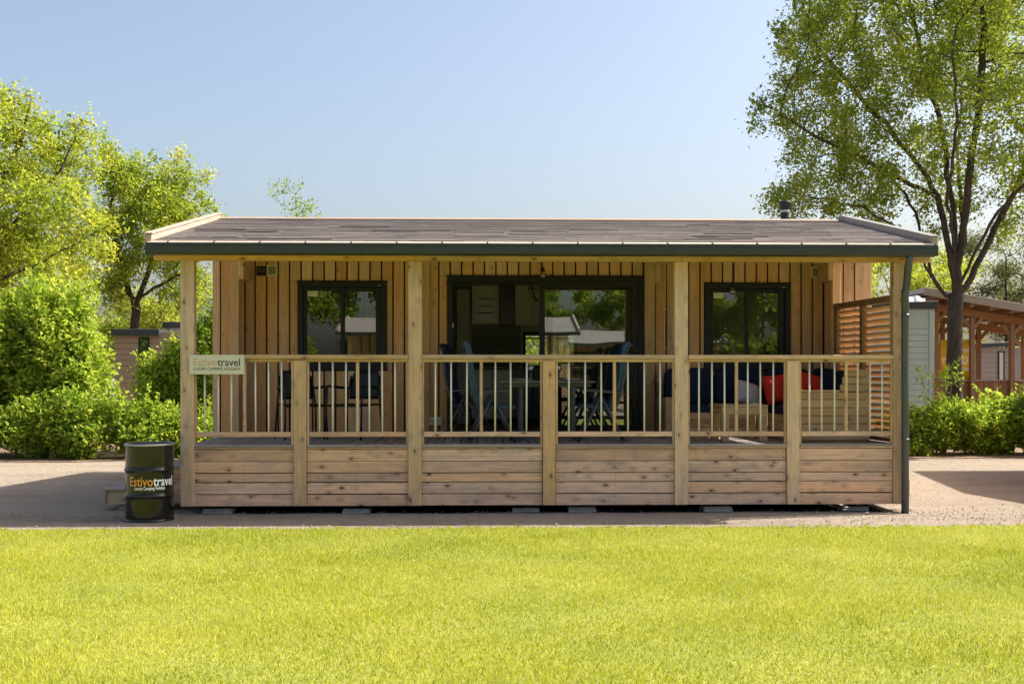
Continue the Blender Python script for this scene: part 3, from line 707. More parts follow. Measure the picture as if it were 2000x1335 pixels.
text_mesh('Luxury Camping Holidays', 0.05, M['wlet'], 'lettering', D, bend(-0.36, 0.362, r * 1.3 / w3), 0.0012)

# number plate
yy = FWY - 0.014; a, b = wx(501, yy), wx(519.5, yy); z0, z1 = wz(510, 538, yy), wz(510, 519.5, yy)
N = thing('number_plate', 'small black number plate beside the left wall vent', 'sign', ((a + b) / 2, yy, z0))
MB().box(-(b - a) / 2, (b - a) / 2, 0, 0.012, 0, z1 - z0).build('plate', M['black'], N, 0.002)
w4 = text_w('51.2', 0.07)
text_mesh('51.2', 0.07, M['plum'], 'lettering', N, flat(-0.05, 0.05, 0.1 / w4, -0.002))

# wooden steps at the left end
a, b = gp(192, 1000)[0], P[0] - PW / 2 - 0.02
T = thing('wooden_steps', 'weathered wooden steps at the left end of the veranda', 'steps', (a, 0.45, 0))
lx = b - a
for i in range(8): piece('tread_plank', 0, 0.62, i * 0.146, i * 0.146 + 0.14, 0.235, 0.268, M['deck_x'], T, 0.004)
for y in (0.03, 1.1): piece('stringer', 0.036, lx - 0.005, y, y + 0.045, 0.07, 0.233, M['sofa_x'], T)
piece('end_board', 0.006, 0.034, 0.0, 1.16, 0.085, 0.233, M['deck_y'], T)
for y in (0.07, 1.06): piece('foot_block', 0.16, 0.5, y, y + 0.03, 0.0, 0.088, M['deck_x'], T)
for i in range(8): piece('tread_plank', 0.622, lx, i * 0.146, i * 0.146 + 0.14, 0.505, 0.538, M['deck_x'], T, 0.004)
for k_, zz in enumerate((0.1, 0.235, 0.37)): piece('riser_board', 0.66, lx - 0.006, -0.004, 0.02, zz, zz + 0.13, M['skirt_x'], T, 0.003)
piece('riser_board', 0.632, 0.656, 0.0, 1.16, 0.27, 0.503, M['skirt_y'], T, 0.003)

# concrete blocks under the skirt
blk = [(395, 453, 993.5, 'flat grey concrete block under the first bay by the drum'), (668, 722, 994, 'flat grey concrete block under the second bay'),
       (1000, 1054, 995, 'grey concrete block left of the centre post foot'), (1110, 1165, 990, 'taller grey concrete block right of the centre post foot'),
       (1375, 1431, 989, 'grey concrete block under the bay with the low table'), (1645, 1698, 990, 'grey concrete block under the bay below the sofa arm')]
for pa, pb, pt, lab in blk:
    y = 0.12 + random.uniform(-0.03, 0.03)
    a, b = wx(pa, y), wx(pb, y); h = max(0.05, wz(pa, pt, y))
    t = thing('concrete_block', lab, 'block', ((a + b) / 2, y, 0), random.uniform(-0.03, 0.03), 'blocks under the veranda')
    MB().box(-(b - a) / 2, (b - a) / 2, 0, 0.3, -0.02, h * 0.55).build('lower_slab', M['concrete'], t, 0.008)
    MB().box(-(b - a) / 2 + 0.006, (b - a) / 2 - 0.004, 0.008, 0.3, h * 0.55 + 0.002, h).build('upper_slab', M['concrete'], t, 0.008)
    MB().tube([(0, 0.15, h), (0, 0.15, 0.2)], 0.05, 10).build('steel_jack', M['dark'], t)

# ------------------------------------------------------------------ veranda furniture
def armchair(label, loc, rz):
    t = thing('metal_armchair', label, 'chair', loc, rz, 'black armchairs below the left window')
    # faces -y
    for s in (-1, 1):
        MB().tube([(s * 0.27, -0.26, 0.0), (s * 0.262, -0.235, 0.3), (s * 0.258, -0.22, 0.655), (s * 0.26, -0.19, 0.672)], 0.0125, 8).build('leg', M['black'], t)
        MB().tube([(s * 0.27, 0.27, 0.0), (s * 0.25, 0.225, 0.42), (s * 0.225, 0.25, 0.66), (s * 0.215, 0.275, 0.8)], 0.0125, 8).build('leg', M['black'], t)
        MB().tube([(s * 0.26, -0.2, 0.672), (s * 0.275, -0.05, 0.662), (s * 0.268, 0.12, 0.648), (s * 0.226, 0.25, 0.645)], [0.014, 0.019, 0.018, 0.013], 8).build('armrest', M['black'], t)
    MB().tube([(-0.258, -0.22, 0.425), (0.258, -0.22, 0.425), ], 0.011, 8).build('seat_rail', M['black'], t)
    # seat: dished sheet
    n = 8; vs = []; fs = []
    for j in range(n + 1):
        for i in range(n + 1):
            u, v = i / n * 2 - 1, j / n * 2 - 1
            vs.append((u * 0.235, v * 0.225, 0.445 - 0.02 * (1 - u * u) * (1 - v * v) + (0.012 if v < -0.9 else 0) * -1))
    for j in range(n):
        for i in range(n): fs.append((j * (n + 1) + i, j * (n + 1) + i + 1, (j + 1) * (n + 1) + i + 1, (j + 1) * (n + 1) + i))
    vb = [(x, y, z - 0.022) for x, y, z in vs]; m_ = len(vs)
    fs2 = [tuple(i + m_ for i in f[::-1]) for f in fs]
    rim = []
    per = [i for i in range(n)] + [i * (n + 1) + n for i in range(n)] + [n * (n + 1) + n - i for i in range(n)] + [(n - i) * (n + 1) for i in range(n)]
    for q in range(len(per)): rim.append((per[q], per[(q + 1) % len(per)], per[(q + 1) % len(per)] + m_, per[q] + m_))
    MB().add(vs + vb, fs + fs2 + rim, True).build('seat', M['black'], t)
    # back: curved plate with rounded top corners
    vs = []; fs = []; nx, nz = 10, 7
    for j in range(nz + 1):
        v = j / nz; z = 0.5 + 0.37 * v
        hw = 0.215 * (1 - max(0, v - 0.62) ** 2 * 1.6)
        for i in range(nx + 1):
            u = i / nx * 2 - 1
            vs.append((u * hw, 0.262 + 0.075 * v - 0.035 * u * u, z))
    for j in range(nz):
        for i in range(nx): fs.append((j * (nx + 1) + i, j * (nx + 1) + i + 1, (j + 1) * (nx + 1) + i + 1, (j + 1) * (nx + 1) + i))
    m_ = len(vs); vb = [(x, y + 0.016, z) for x, y, z in vs]
    per = [i for i in range(nx)] + [j * (nx + 1) + nx for j in range(nz)] + [nz * (nx + 1) + nx - i for i in range(nx)] + [(nz - j) * (nx + 1) for j in range(nz)]
    rim = [(per[q], per[(q + 1) % len(per)], per[(q + 1) % len(per)] + m_, per[q] + m_) for q in range(len(per))]
    MB().add(vs + vb, fs + [tuple(i + m_ for i in f[::-1]) for f in fs] + rim, True).build('backrest', M['black'], t)
armchair('black metal armchair behind the first railing post, left of the pair', (wx(588, 1.2), 1.2, DZ), R(24))
armchair('black metal armchair right of the pair, below the left window', (wx(691, 1.25), 1.25, DZ), R(-26))

def folding_chair(label, loc, rz, fab, frm):
    """high-backed folding recliner, faces +x"""
    t = thing('folding_chair', label, 'chair', loc, rz, 'folding recliners round the dining table')
    for s in (-0.24, 0.24):
        MB().tube([(0.03, s, 0.56), (-0.25, s, 0.012)], 0.019, 8).build('leg', M[frm], t)
        MB().tube([(0.03, s * 1.07, 0.56), (0.31, s * 1.07, 0.012)], 0.019, 8).build('leg', M[frm], t)
        ar = MB(); ar.box(-0.24, 0.27, s * 1.1 - 0.025, s * 1.1 + 0.025, 0.0, 0.026, Matrix.Translation((0, 0, 0.6)) @ Matrix.Rotation(R(-5), 4, 'Y')); ar.build('armrest', M[frm], t, 0.006)
        MB().tube([(-0.13, s * 0.93, 0.38), (-0.2, s * 0.93, 0.56), (-0.255, s * 0.93, 0.82), (-0.275, s * 0.93, 1.08), (-0.30, s * 0.93, 1.16), (-0.345, s * 0.93, 1.175)], 0.015, 8).build('back_rail', M[frm], t)
        MB().tube([(-0.17, s * 0.93, 0.40), (0.1, s * 0.93, 0.425), (0.3, s * 0.93, 0.43)], 0.015, 8).build('seat_rail', M[frm], t)
    for x in (-0.25, 0.31): MB().tube([(x, -0.27, 0.02), (x, 0.27, 0.02)], 0.017, 8).build('foot_bar', M[frm], t)
    def pad(path, name, th):
        vs = []; n = len(path)
        for s in (-0.215, 0.215):
            for q, (x, z) in enumerate(path): vs.append((x, s, z))
            for q, (x, z) in enumerate(path):
                a_ = path[max(q - 1, 0)]; b_ = path[min(q + 1, n - 1)]; d = Vector((b_[0] - a_[0], b_[1] - a_[1])).normalized()
                vs.append((x + d.y * th, s, z - d.x * th))
        m_ = 2 * n; fs = []
        for q in range(n - 1):
            fs += [(q, q + 1, m_ + q + 1, m_ + q), (n + q, m_ + n + q, m_ + n + q + 1, n + q + 1), (q, n + q, n + q + 1, q + 1), (m_ + q, m_ + q + 1, m_ + n + q + 1, m_ + n + q)]
        fs += [(0, m_, m_ + n, n), (n - 1, 2 * n - 1, m_ + 2 * n - 1, m_ + n - 1)]
        MB().add(vs, fs).build(name, M[fab], t)
    pad([(-0.115, 0.42), (-0.185, 0.56), (-0.235, 0.8), (-0.258, 1.05), (-0.28, 1.15), (-0.33, 1.185)], 'back_panel', 0.045)
    pad([(-0.15, 0.425), (0.05, 0.445), (0.2, 0.455), (0.31, 0.445)], 'seat_panel', 0.045)
folding_chair('blue folding recliner facing right at the left end of the dining table', (wx(955, 0.62), 0.62, DZ), R(4), 'bluefab', 'slate')
folding_chair('blue folding recliner facing left at the right end of the dining table', (wx(1178, 0.66), 0.66, DZ), R(176), 'bluefab', 'slate')
folding_chair('dark folding recliner behind the left blue recliner near the door', (wx(912, 1.75), 1.75, DZ), R(-10), 'navy', 'slate')
folding_chair('dark folding recliner behind the right blue recliner near the door', (wx(1165, 1.8), 1.8, DZ), R(186), 'navy', 'slate')
ta, tb = wx(975, 1.15), wx(1157, 1.15)
T = thing('dining_table', 'grey slatted dining table between the folding recliners', 'table', ((ta + tb) / 2, 1.15, DZ))
hw = (tb - ta) / 2
for i in range(7): piece('table_slat', -hw, hw, -0.42 + i * 0.121, -0.42 + i * 0.121 + 0.114, 0.715, 0.74, M['tabledark'], T, 0.004)
for s in (-1, 1):
    for q in (-1, 1): piece('leg', s * (hw - 0.27) - 0.025, s * (hw - 0.27) + 0.025, q * 0.34 - 0.025, q * 0.34 + 0.025, 0, 0.66, M['slate'], T, 0.004)
for q in (-0.36, 0.34): piece('apron', -hw + 0.05, hw - 0.05, q, q + 0.025, 0.662, 0.713, M['slate'], T, 0.003)
def plate(px, lab):
    o = MB().lathe([(0.0, 0.004), (0.07, 0.004), (0.085, 0.008), (0.135, 0.02), (0.137, 0.024), (0.085, 0.013), (0.0, 0.01)], 28).build('plate', M['porc'], None, 0, (wx(px, 0.95), 0.95, DZ + 0.741))
    tag(o, lab, 'plate', 'plates on the dining table')
plate(1016, 'white dinner plate on the left end of the dining table'); plate(1117, 'white dinner plate on the right end of the dining table')
def wine(px, y, lab):
    t = thing('wine_glass', lab, 'glass', (wx(px, y), y, DZ + 0.7405), 0, 'glasses on the dining table')
    MB().lathe([(0.036, 0.0), (0.036, 0.003), (0.006, 0.008), (0.004, 0.02), (0.004, 0.09), (0.01, 0.1)], 18).build('stem', M['cglass'], t)
    MB().lathe([(0.004, 0.1), (0.03, 0.115), (0.042, 0.14), (0.043, 0.165), (0.034, 0.21), (0.0325, 0.21), (0.041, 0.165), (0.04, 0.142), (0.028, 0.118), (0.004, 0.104)], 20).build('bowl', M['cglass'], t)
wine(1037, 1.15, 'stemmed wine glass left of the centre railing post'); wine(1091, 1.25, 'stemmed wine glass right of the centre railing post')

# corner sofa
SY1 = FWY - 0.06
sx0, sx1 = wx(1292, 2.0), 4.64
Sf = thing('corner_sofa', 'timber plank corner sofa with navy cushions along the right veranda end', 'sofa', (sx0, SY1, DZ))
Wd = sx1 - sx0; fy = 0.33 - SY1
rl = Wd - 0.95                                # start of the right arm piece
for k_ in range(3):
    z = 0.03 + k_ * 0.098
    piece('seat_plank', 0.0, rl - 0.01, -0.80, -0.776, z, z + 0.092, M['sofa_x'], Sf, 0.004)
    piece('seat_plank', rl - 0.008, rl + 0.016, fy + 0.09, -0.802, z, z + 0.092, M['sofa_y'], Sf, 0.004)
MB().box(0.02, rl + 0.02, -0.77, -0.02, 0.0, 0.3).box(rl + 0.022, Wd - 0.02, fy + 0.05, -0.02, 0.0, 0.3).build('seat_frame', M['sofa_x'], Sf)
for k_ in range(6):                           # front end panel
    z = 0.03 + k_ * 0.098; last = k_ == 5
    piece('end_plank', rl - 0.005, Wd, fy, fy + 0.024, z, z + (0.092 if not last else 0.085), M['sofa_x'], Sf, 0.004)
for k_ in range(3):
    z = 0.615 + k_ * 0.09
    sl_ = 0.02 * k_
    piece('back_plank', Wd - 0.36 + sl_ * 1.3, Wd, fy, fy + 0.024, z, z + 0.085, M['sofa_x'], Sf, 0.004)
    piece('back_plank', Wd - 0.045, Wd - 0.02, fy + 0.03, -0.03, z, z + 0.085, M['sofa_y'], Sf, 0.004)
piece('arm_cap', rl - 0.015, Wd - 0.37, fy - 0.01, fy + 0.11, 0.61, 0.633, M['sofa_x'], Sf, 0.004)
for k_ in range(7):
    z = 0.03 + k_ * 0.098
    piece('arm_plank', -0.026, -0.002, -0.8 if k_ < 5 else -0.35, -0.02, z, z + 0.092, M['sofa_y'], Sf, 0.004)
piece('arm_post', -0.026, 0.06, -0.85, -0.806, 0.0, 0.52, M['sofa_z'], Sf, 0.004)
piece('arm_post', -0.028, 0.09, -0.12, -0.02, 0.52, 0.85, M['post_z'], Sf, 0.004)
def cushion(name, x0, x1, y0, y1, z0, z1, m, parent, rot=None, p=5.0):
    """soft box: superellipsoid"""
    n, k_ = 20, 28; vs = []; fs = []
    ex = (x1 - x0) / 2; ey = (y1 - y0) / 2; ez = (z1 - z0) / 2
    sg = lambda c: math.copysign(abs(c) ** (2 / p), c)
    for j in range(n + 1):
        ph = -math.pi / 2 + math.pi * j / n
        for i in range(k_):
            th = 2 * math.pi * i / k_
            vs.append((ex * sg(math.cos(ph)) * sg(math.cos(th)), ey * sg(math.cos(ph)) * sg(math.sin(th)), ez * sg(math.sin(ph))))
    for j in range(n):
        for i in range(k_): fs.append((j * k_ + i, j * k_ + (i + 1) % k_, (j + 1) * k_ + (i + 1) % k_, (j + 1) * k_ + i))
    o = MB().add(vs, fs, True).build(name, m, parent, 0, ((x0 + x1) / 2, (y0 + y1) / 2, (z0 + z1) / 2))
    if rot: o.rotation_euler = rot
    return o
for u, v in ((0.01, 0.72), (0.73, 1.42)): cushion('seat_cushion', u, v, -0.79, -0.02, 0.305, 0.42, M['navy'], Sf)
cushion('seat_cushion', 1.43, Wd - 0.05, -0.79, -0.02, 0.305, 0.42, M['navy'], Sf)
cushion('seat_cushion', rl + 0.0, Wd - 0.05, fy + 0.12, -0.8, 0.305, 0.42, M['navy'], Sf)
for u, v in ((0.06, 0.74), (0.75, 1.43), (1.44, 2.06)): cushion('back_cushion', u, v, -0.24, -0.06, 0.40, 0.905, M['navy'], Sf, (R(-7), 0, 0))
cushion('back_cushion', Wd - 0.24, Wd - 0.05, fy + 0.14, -0.95, 0.40, 0.86, M['navy'], Sf, (0, R(7), 0))
cushion('back_cushion', Wd - 0.25, Wd - 0.06, -0.94, -0.26, 0.40, 0.90, M['navy'], Sf, (0, R(7), 0))
def pillow(label, loc, s, rot, m):
    n = 14; vs = []; fs = []
    for side in (1, -1):
        for j in range(n + 1):
            for i in range(n + 1):
                u, v = i / n * 2 - 1, j / n * 2 - 1
                pin = 1 - 0.07 * (1 - abs(u)) * abs(v) ** 4 - 0.0
                pin2 = 1 - 0.07 * (1 - abs(v)) * abs(u) ** 4
                th = 0.085 * ((1 - u ** 4) * (1 - v ** 4)) ** 0.6
                vs.append((u * s / 2 * pin2, side * th, v * s / 2 * pin + s / 2))
    q = (n + 1) ** 2
    for j in range(n):
        for i in range(n):
            f = (j * (n + 1) + i, j * (n + 1) + i + 1, (j + 1) * (n + 1) + i + 1, (j + 1) * (n + 1) + i)
            fs += [f, tuple(k_ + q for k_ in f[::-1])]
    mb = MB().add(vs, fs, True); o = mb.build('throw_pillow', m, None, 0, loc)
    bm = bmesh.new(); bm.from_mesh(o.data); bmesh.ops.remove_doubles(bm, verts=bm.verts, dist=0.002); bmesh.ops.recalc_face_normals(bm, faces=bm.faces); bm.to_mesh(o.data); bm.free()
    o.rotation_euler = rot; return tag(o, label, 'pillow', 'pillows on the corner sofa')
pz = DZ + 0.425
pillow('red throw pillow standing left of the third railing post', (wx(1523, 1.72), 1.72, pz), 0.40, (R(-14), R(-5), R(24)), M['redfab'])
pillow('red throw pillow showing above the sofa arm right of the third railing post', (wx(1578, 1.55), 1.55, pz), 0.42, (R(-16), R(14), R(-18)), M['redfab'])
pillow('pale grey throw pillow leaning against the navy back cushions', (wx(1462, 1.83), 1.83, pz - 0.01), 0.38, (R(-38), R(16), R(12)), M['greyfab'])
# low table
la, lb = wx(1397, 0.75), wx(1487, 0.75)
T = thing('low_table', 'low square timber table in front of the corner sofa', 'table', ((la + lb) / 2, 0.75, DZ), R(3))
hw = (lb - la) / 2
for i in range(5): piece('table_plank', -hw, hw, -0.3 + i * 0.121, -0.3 + i * 0.121 + 0.116, 0.425, 0.45, M['sofa_x'], T, 0.004)
for s in (-1, 1):
    for q in (-1, 1): piece('leg', s * (hw - 0.05) - 0.045, s * (hw - 0.05) + 0.045, q * 0.25 - 0.04, q * 0.25 + 0.04, 0, 0.33, M['sofa_z'], T, 0.005)
for q in (-0.29, 0.265): piece('apron', -hw + 0.004, hw - 0.004, q, q + 0.025, 0.332, 0.423, M['sofa_x'], T, 0.003)
# pendant bulbs under the veranda roof
def pendant(px, py, y, lab):
    x = wx(px, y); z = wz(px, py, y); zt = roofz(y) - 0.135
    t = thing('pendant_lamp', lab, 'lamp', (x, y, z), 0, 'pendant bulbs under the veranda roof')
    MB().tube([(0, 0, zt - z), (0, 0, 0.1)], 0.005, 6).build('cord', M['black'], t)
    MB().lathe([(0.0, 0.105), (0.012, 0.1), (0.024, 0.07), (0.024, 0.045), (0.0, 0.044)], 14).build('socket', M['black'], t)
    MB().lathe([(0.013, 0.045), (0.018, 0.03), (0.034, 0.0), (0.035, -0.02), (0.024, -0.042), (0.0, -0.05)], 16).build('bulb', M['bulb'], t)
    cg = MB()
    for k_ in range(6):
        a = k_ * math.pi / 3; ca, sa = math.cos(a), math.sin(a)
        cg.tube([(0.02 * ca, 0.02 * sa, 0.075), (0.07 * ca, 0.07 * sa, 0.045), (0.095 * ca, 0.095 * sa, 0.0)], 0.0022, 4)
    cg.tube([(0.095 * math.cos(q), 0.095 * math.sin(q), 0.0) for q in np.linspace(0, 2 * math.pi, 19)], 0.0022, 4)
    cg.build('wire_cage', M['black'], t)
pendant(1060.5, 537, 1.25, 'caged bulb hanging in front of the sliding door'); pendant(1430.5, 568, 1.2, 'caged bulb hanging in front of the right window')
# ------------------------------------------------------------------ inside: kitchen seen through the open door
K = thing('kitchen_units', 'pale kitchen units with dark hood seen through the open door', 'kitchen', (0.3, 5.94, DZ + 0.004))
def kx(p): return wx(p, 5.55) - 0.3
def kb(name, p0, p1, y0, y1, z0, z1, m): return piece(name, kx(p0), kx(p1), y0, y1, z0, z1, M[m], K, 0.004)
kb('wall_cabinet', 922, 974.5, -0.36, -0.002, 1.64, 2.28, 'cab'); kb('wall_cabinet', 1006.5, 1040, -0.36, -0.002, 1.62, 2.28, 'cab'); kb('wall_cabinet', 1040.8, 1160, -0.36, -0.002, 1.62, 2.28, 'cab')
kb('extractor_hood', 975.5, 1005.5, -0.42, -0.002, 1.62, 2.28, 'hood')
kb('tall_cabinet', 893, 917.5, -0.6, -0.002, 0.0, 2.2, 'cabgrey')
for i in range(4): kb('splash_board', 922, 1019, -0.03, -0.004, 0.93 + i * 0.175, 0.93 + i * 0.175 + 0.172, 'splash')
kb('worktop', 920, 1160, -0.64, -0.035, 0.88, 0.915, 'splash'); 
for p0, p1 in ((921, 960), (961, 1000), (1001, 1040), (1041, 1100), (1101, 1158)): kb('base_cabinet', p0, p1, -0.6, -0.01, 0.08, 0.875, 'cab' if p0 < 1000 else 'hood')
for i, (dz, hh) in enumerate(((1.97, 0.075), (1.84, 0.08), (1.70, 0.11))):
    q = MB().box(kx(935), kx(963), -0.372, -0.362, dz, dz + hh).build('towel_print', M['porc'] if i != 1 else M['galv'], K)
    piece('print_rail', kx(933.5), kx(964.5), -0.378, -0.363, dz + hh + 0.004, dz + hh + 0.016, M['black'], K, 0.002)
Lm = thing('wire_globe_lamp', 'black wire globe lamp hanging inside behind the door frame', 'lamp', (wx(1058, 3.9), 3.9, wz(1058, 563, 3.9)))
wg = MB()
for k_ in range(4):
    a = k_ * math.pi / 4
    wg.tube([(0.2 * math.cos(q) * math.cos(a), 0.2 * math.cos(q) * math.sin(a), 0.2 * math.sin(q)) for q in np.linspace(0, 2 * math.pi, 17)], 0.005, 5)
wg.tube([(0.2 * math.cos(q), 0.2 * math.sin(q), 0) for q in np.linspace(0, 2 * math.pi, 17)], 0.005, 5)
wg.build('wire_globe', M['black'], Lm); MB().tube([(0, 0, 0.2), (0, 0, roofz(3.9) - 0.2 - wz(1058, 563, 3.9))], 0.006, 6).build('cord', M['black'], Lm)
MB().lathe([(0.0, 0.1), (0.03, 0.06), (0.03, 0.0), (0.0, -0.03)], 12).build('bulb', M['bulb'], Lm)
# ------------------------------------------------------------------ neighbouring buildings
def simple_lodge(label, loc, rz, group):
    t = thing('neighbour_lodge', label, 'lodge', loc, rz, group)
    wl_ = MB().box(-3.6, 4.9, 2.0, 6.0, 0.3, 3.05).prism([(2.0, 3.05), (2.0, 3.4), (3.0, 3.68), (6.0, 3.05)], -3.6, 4.9, 'x').build('wall', M['clad_z'], t)
    x = -3.55
    while x < 4.85:
        piece('wall_batten', x, x + 0.03, 1.97, 1.999, 0.3, 3.3, M['dark'], wl_, 0); x += 0.35
    rf = MB().prism([(EY, EZ), (RY, RZ), (BY, EZ), (BY, EZ - 0.12), (RY, RZ - 0.12), (EY, EZ - 0.12)], XL, XR, 'x').build('roof', M['shingle'], t)
    for xs in (XL, XR - 0.075):
        for s in (0, 1):
            e = EY if not s else BY
            MB().prism([(e, EZ - 0.1), (RY, RZ - 0.1), (RY, RZ + 0.09), (e, EZ + 0.09)], xs - 0.001, xs + 0.076, 'x').build('barge_board', M['barge_y'], rf)
    piece('gutter', XL, XR, EY - 0.1, EY - 0.002, EZ - 0.13, EZ - 0.02, M['gutter'], t)
    for xa in (-2.4, 0.0, 2.6):
        f = bar_frame(MB(), (xa, xa + 1.3, 1.5, 2.7), 1.94, 1.999, 0.07).build('window', M['anth'], t)
        MB().box(xa + 0.07, xa + 1.23, 1.975, 1.981, 1.57, 2.63).build('pane', M['dglass'], f)
    MB().box(-3.55, 4.85, 0.35, 5.95, 0.05, 0.3).build('underframe', M['dark'], t)
    for xa in (-3.4, -0.9, 2.1, 4.75): piece('post', xa - 0.08, xa + 0.08, 0.0, 0.12, 0.05, 3.02, M['post_z'], t)
    for k in range(5): piece('skirt_board', -3.45, 4.8, 0.03, 0.055, 0.12 + k * 0.135, 0.12 + k * 0.135 + 0.128, M['skirt_x'], t)
    piece('veranda_floor', -3.45, 4.8, 0.06, 1.99, 0.76, 0.8, M['deck_x'], t); piece('handrail', -3.4, 4.75, -0.02, 0.09, 1.82, 1.87, M['post_x'], t)
    return t
simple_lodge('timber lodge next door, out of frame, shading the gravel on the right', (13.72, -0.2, 0), 0, 'lodges of the row')
simple_lodge('timber lodge opposite, its roof end mirrored in the left window', (-0.36, -24.4, 0), math.pi, 'lodges opposite')
simple_lodge('timber lodge opposite, its roof mirrored in the sliding door', (8.4, -39.3, 0), math.pi, 'lodges opposite')

# left: taupe cabin with flat dark roof
yb = 14.8
a, b = wx(224, yb), wx(345, yb)
C = thing('holiday_cabin', 'taupe cabin with flat dark roof half hidden behind the left shrubs', 'cabin', (a, yb, 0), R(3))
zt = wz(230, 655, yb)
cw = MB().box(0, b - a + 1.2, 0.02, 3.2, 0.25, zt).build('wall', M['taupe'], C)
for i in range(17): piece('siding_board', 0.0, b - a + 1.2, -0.006, 0.018, 0.26 + i * 0.14, 0.26 + i * 0.14 + 0.132, M['taupe'], cw, 0.004)
rf = MB().box(-0.06, wx(312, yb) - a, -0.12, 3.3, zt + 0.002, zt + 0.16).build('roof', M['roofdark'], C, 0.01)
f = bar_frame(MB(), (wx(271, yb) - a, wx(291, yb) - a, wz(280, 742, yb), wz(280, 659, yb)), -0.04, 0.0, 0.035).build('window', M['anth'], C)
MB().box(wx(274, yb) - a, wx(288, yb) - a, -0.02, -0.014, wz(280, 739, yb), wz(280, 662, yb)).build('pane', M['dglass'], f)
MB().box(-0.02, b - a + 1.1, 0.1, 3.1, 0.0, 0.25).build('underframe', M['dark'], C)
a2 = wx(310, yb + 0.6)
C = thing('pale_cabin_block', 'pale grey cabin block with raised dark roof behind the left post', 'cabin', (a2, yb + 1.2, 0), R(3))
zt = wz(330, 640, yb + 1.2)
cw = MB().box(0, 2.4, 0, 2.6, 0, zt).build('wall', M['tarp'], C)
MB().box(-0.05, 2.5, -0.15, 2.7, zt + 0.002, zt + 0.15).build('roof', M['roofdark'], C, 0.01)
f = bar_frame(MB(), (0.9, 1.7, 1.2, 2.2), -0.05, -0.002, 0.05).build('window', M['anth'], C)
MB().box(0.95, 1.65, -0.03, -0.024, 1.25, 2.15).build('pane', M['dglass'], f)

# right: sage shed, timber pergola bar, banner, far cabin
ys = 13.6
a, b = wx(1690, ys), wx(1825, ys)
Sd = thing('garden_shed', 'sage-white clapboard shed with dark roof edge right of the downpipe', 'shed', (a, ys, 0))
W_ = b - a; zt = wz(1800, 603, ys)
MB().box(0.01, W_ - 0.01, 0.03, 2.4, 0, zt).build('wall', M['sage'], Sd)
z = 0.06; zs = wz(1800, 641, ys)
while z < zs - 0.02:
    piece('siding_board', 0.0, W_ - 0.135, 0.004, 0.028, z, min(z + 0.141, zs), M['sage'], Sd, 0.004, (R(-3), 0, 0)); z += 0.146
piece('upper_panel', 0.0, W_ - 0.135, 0.008, 0.028, zs + 0.004, zt, M['sage'], Sd)
piece('corner_board', W_ - 0.13, W_, -0.006, 0.03, 0, zt, M['sage'], Sd, 0.006)
zl, zr = wz(1772, 607, ys), wz(1830, 604, ys)
MB().prism([(-0.05, zt + 0.002), (W_ + 0.06, zt + 0.002), (W_ + 0.06, zt + 0.19), (-0.05, zt + 0.12)], -0.1, 2.5, 'y').build('roof', M['roofdark'], Sd, 0.008)
vs = []; n = 10
tp = MB()
for i in range(n):
    u0, u1 = i / n, (i + 1) / n
    hz = lambda u: zt + 0.16 + 0.14 * math.sin(u * 2.4) + 0.03 * math.sin(u * 19)
    x0_, x1_ = W_ - 0.95 + u0 * 0.72, W_ - 0.95 + u1 * 0.72
    tp.add([(x0_, -0.06, zt + 0.15), (x1_, -0.06, zt + 0.15), (x1_, 0.0, hz(u1)), (x0_, 0.0, hz(u0)), (x1_, 1.6, hz(u1)), (x0_, 1.6, hz(u0))], [(0, 1, 2, 3), (3, 2, 4, 5)], True)
tp.build('roof_sheet', M['tarp'], Sd)

yp = 14.3
a = wx(1826, yp)
Pg = thing('timber_pergola_bar', 'red-brown timber pergola with sloping roof and bar behind the oak trunk', 'pergola', (a, yp, 0))
def gx(p): return wx(p, yp) - a
def pz_(x, dz): return 3.62 - 0.165 * x + dz
for p in (1830, 1900.5, 1978, 2075):
    for q in (0.0, 2.6):
        x = gx(p) + q * 0.12; zt = pz_(x, -0.46)
        po = MB().box(x - 0.055, x + 0.055, q, q + 0.12, 0, zt).build('post', M['brown_z'], Pg, 0.006)
        for s in (-1, 1):
            MB().box(-0.04, 0.04, 0.03, 0.12, 0, 0.36, Matrix.Translation((x, q, zt - 0.3)) @ Matrix.Rotation(R(s * 42), 4, 'Y')).build('brace', M['brown_z'], po, 0.004)
x0_, x1_ = gx(1800), gx(2120)
def slab(name, d0, d1, q0, q1, m, xa=x0_, xb=x1_, bev=0.004): return MB().prism([(xa, pz_(xa, d0)), (xb, pz_(xb, d0)), (xb, pz_(xb, d1)), (xa, pz_(xa, d1))], q0, q1, 'y').build(name, M[m], Pg, bev)
for q in (0.02, 2.62): slab('beam', -0.455, -0.28, q, q + 0.1, 'brown_x')
for i in range(9):
    x = x0_ + 0.1 + i * (x1_ - x0_ - 0.2) / 8
    piece('rafter', x, x + 0.06, -0.35, 3.1, pz_(x, -0.275), pz_(x, -0.17), M['brown_y'], Pg, 0.004)
for i in range(21): slab('roof_batten', -0.155, -0.13, -0.34 + i * 0.165, -0.24 + i * 0.165, 'brown_x', bev=0)
slab('roof', -0.125, -0.015, -0.45, 3.2, 'deck_x', x0_ - 0.1)
slab('fascia_board', -0.19, 0.0, -0.49, -0.452, 'deck_x', x0_ - 0.12)
cz = wz(1950, 741, yp)
for i in range(26):
    x = gx(1826) + i * 0.118
    if x < gx(2060): piece('counter_board', x, x + 0.113, 0.16, 0.18, 0.1, cz - 0.04, M['brown_z'], Pg, 0.003)
piece('counter_top', gx(1822), gx(2062), 0.1, 0.5, cz - 0.04, cz, M['deck_x'], Pg, 0.005)
yb = yp + 0.35
a, b = wx(1838, yb), wx(1897.5, yb); z0, z1 = wz(1868, 741, yb), wz(1868, 662, yb)
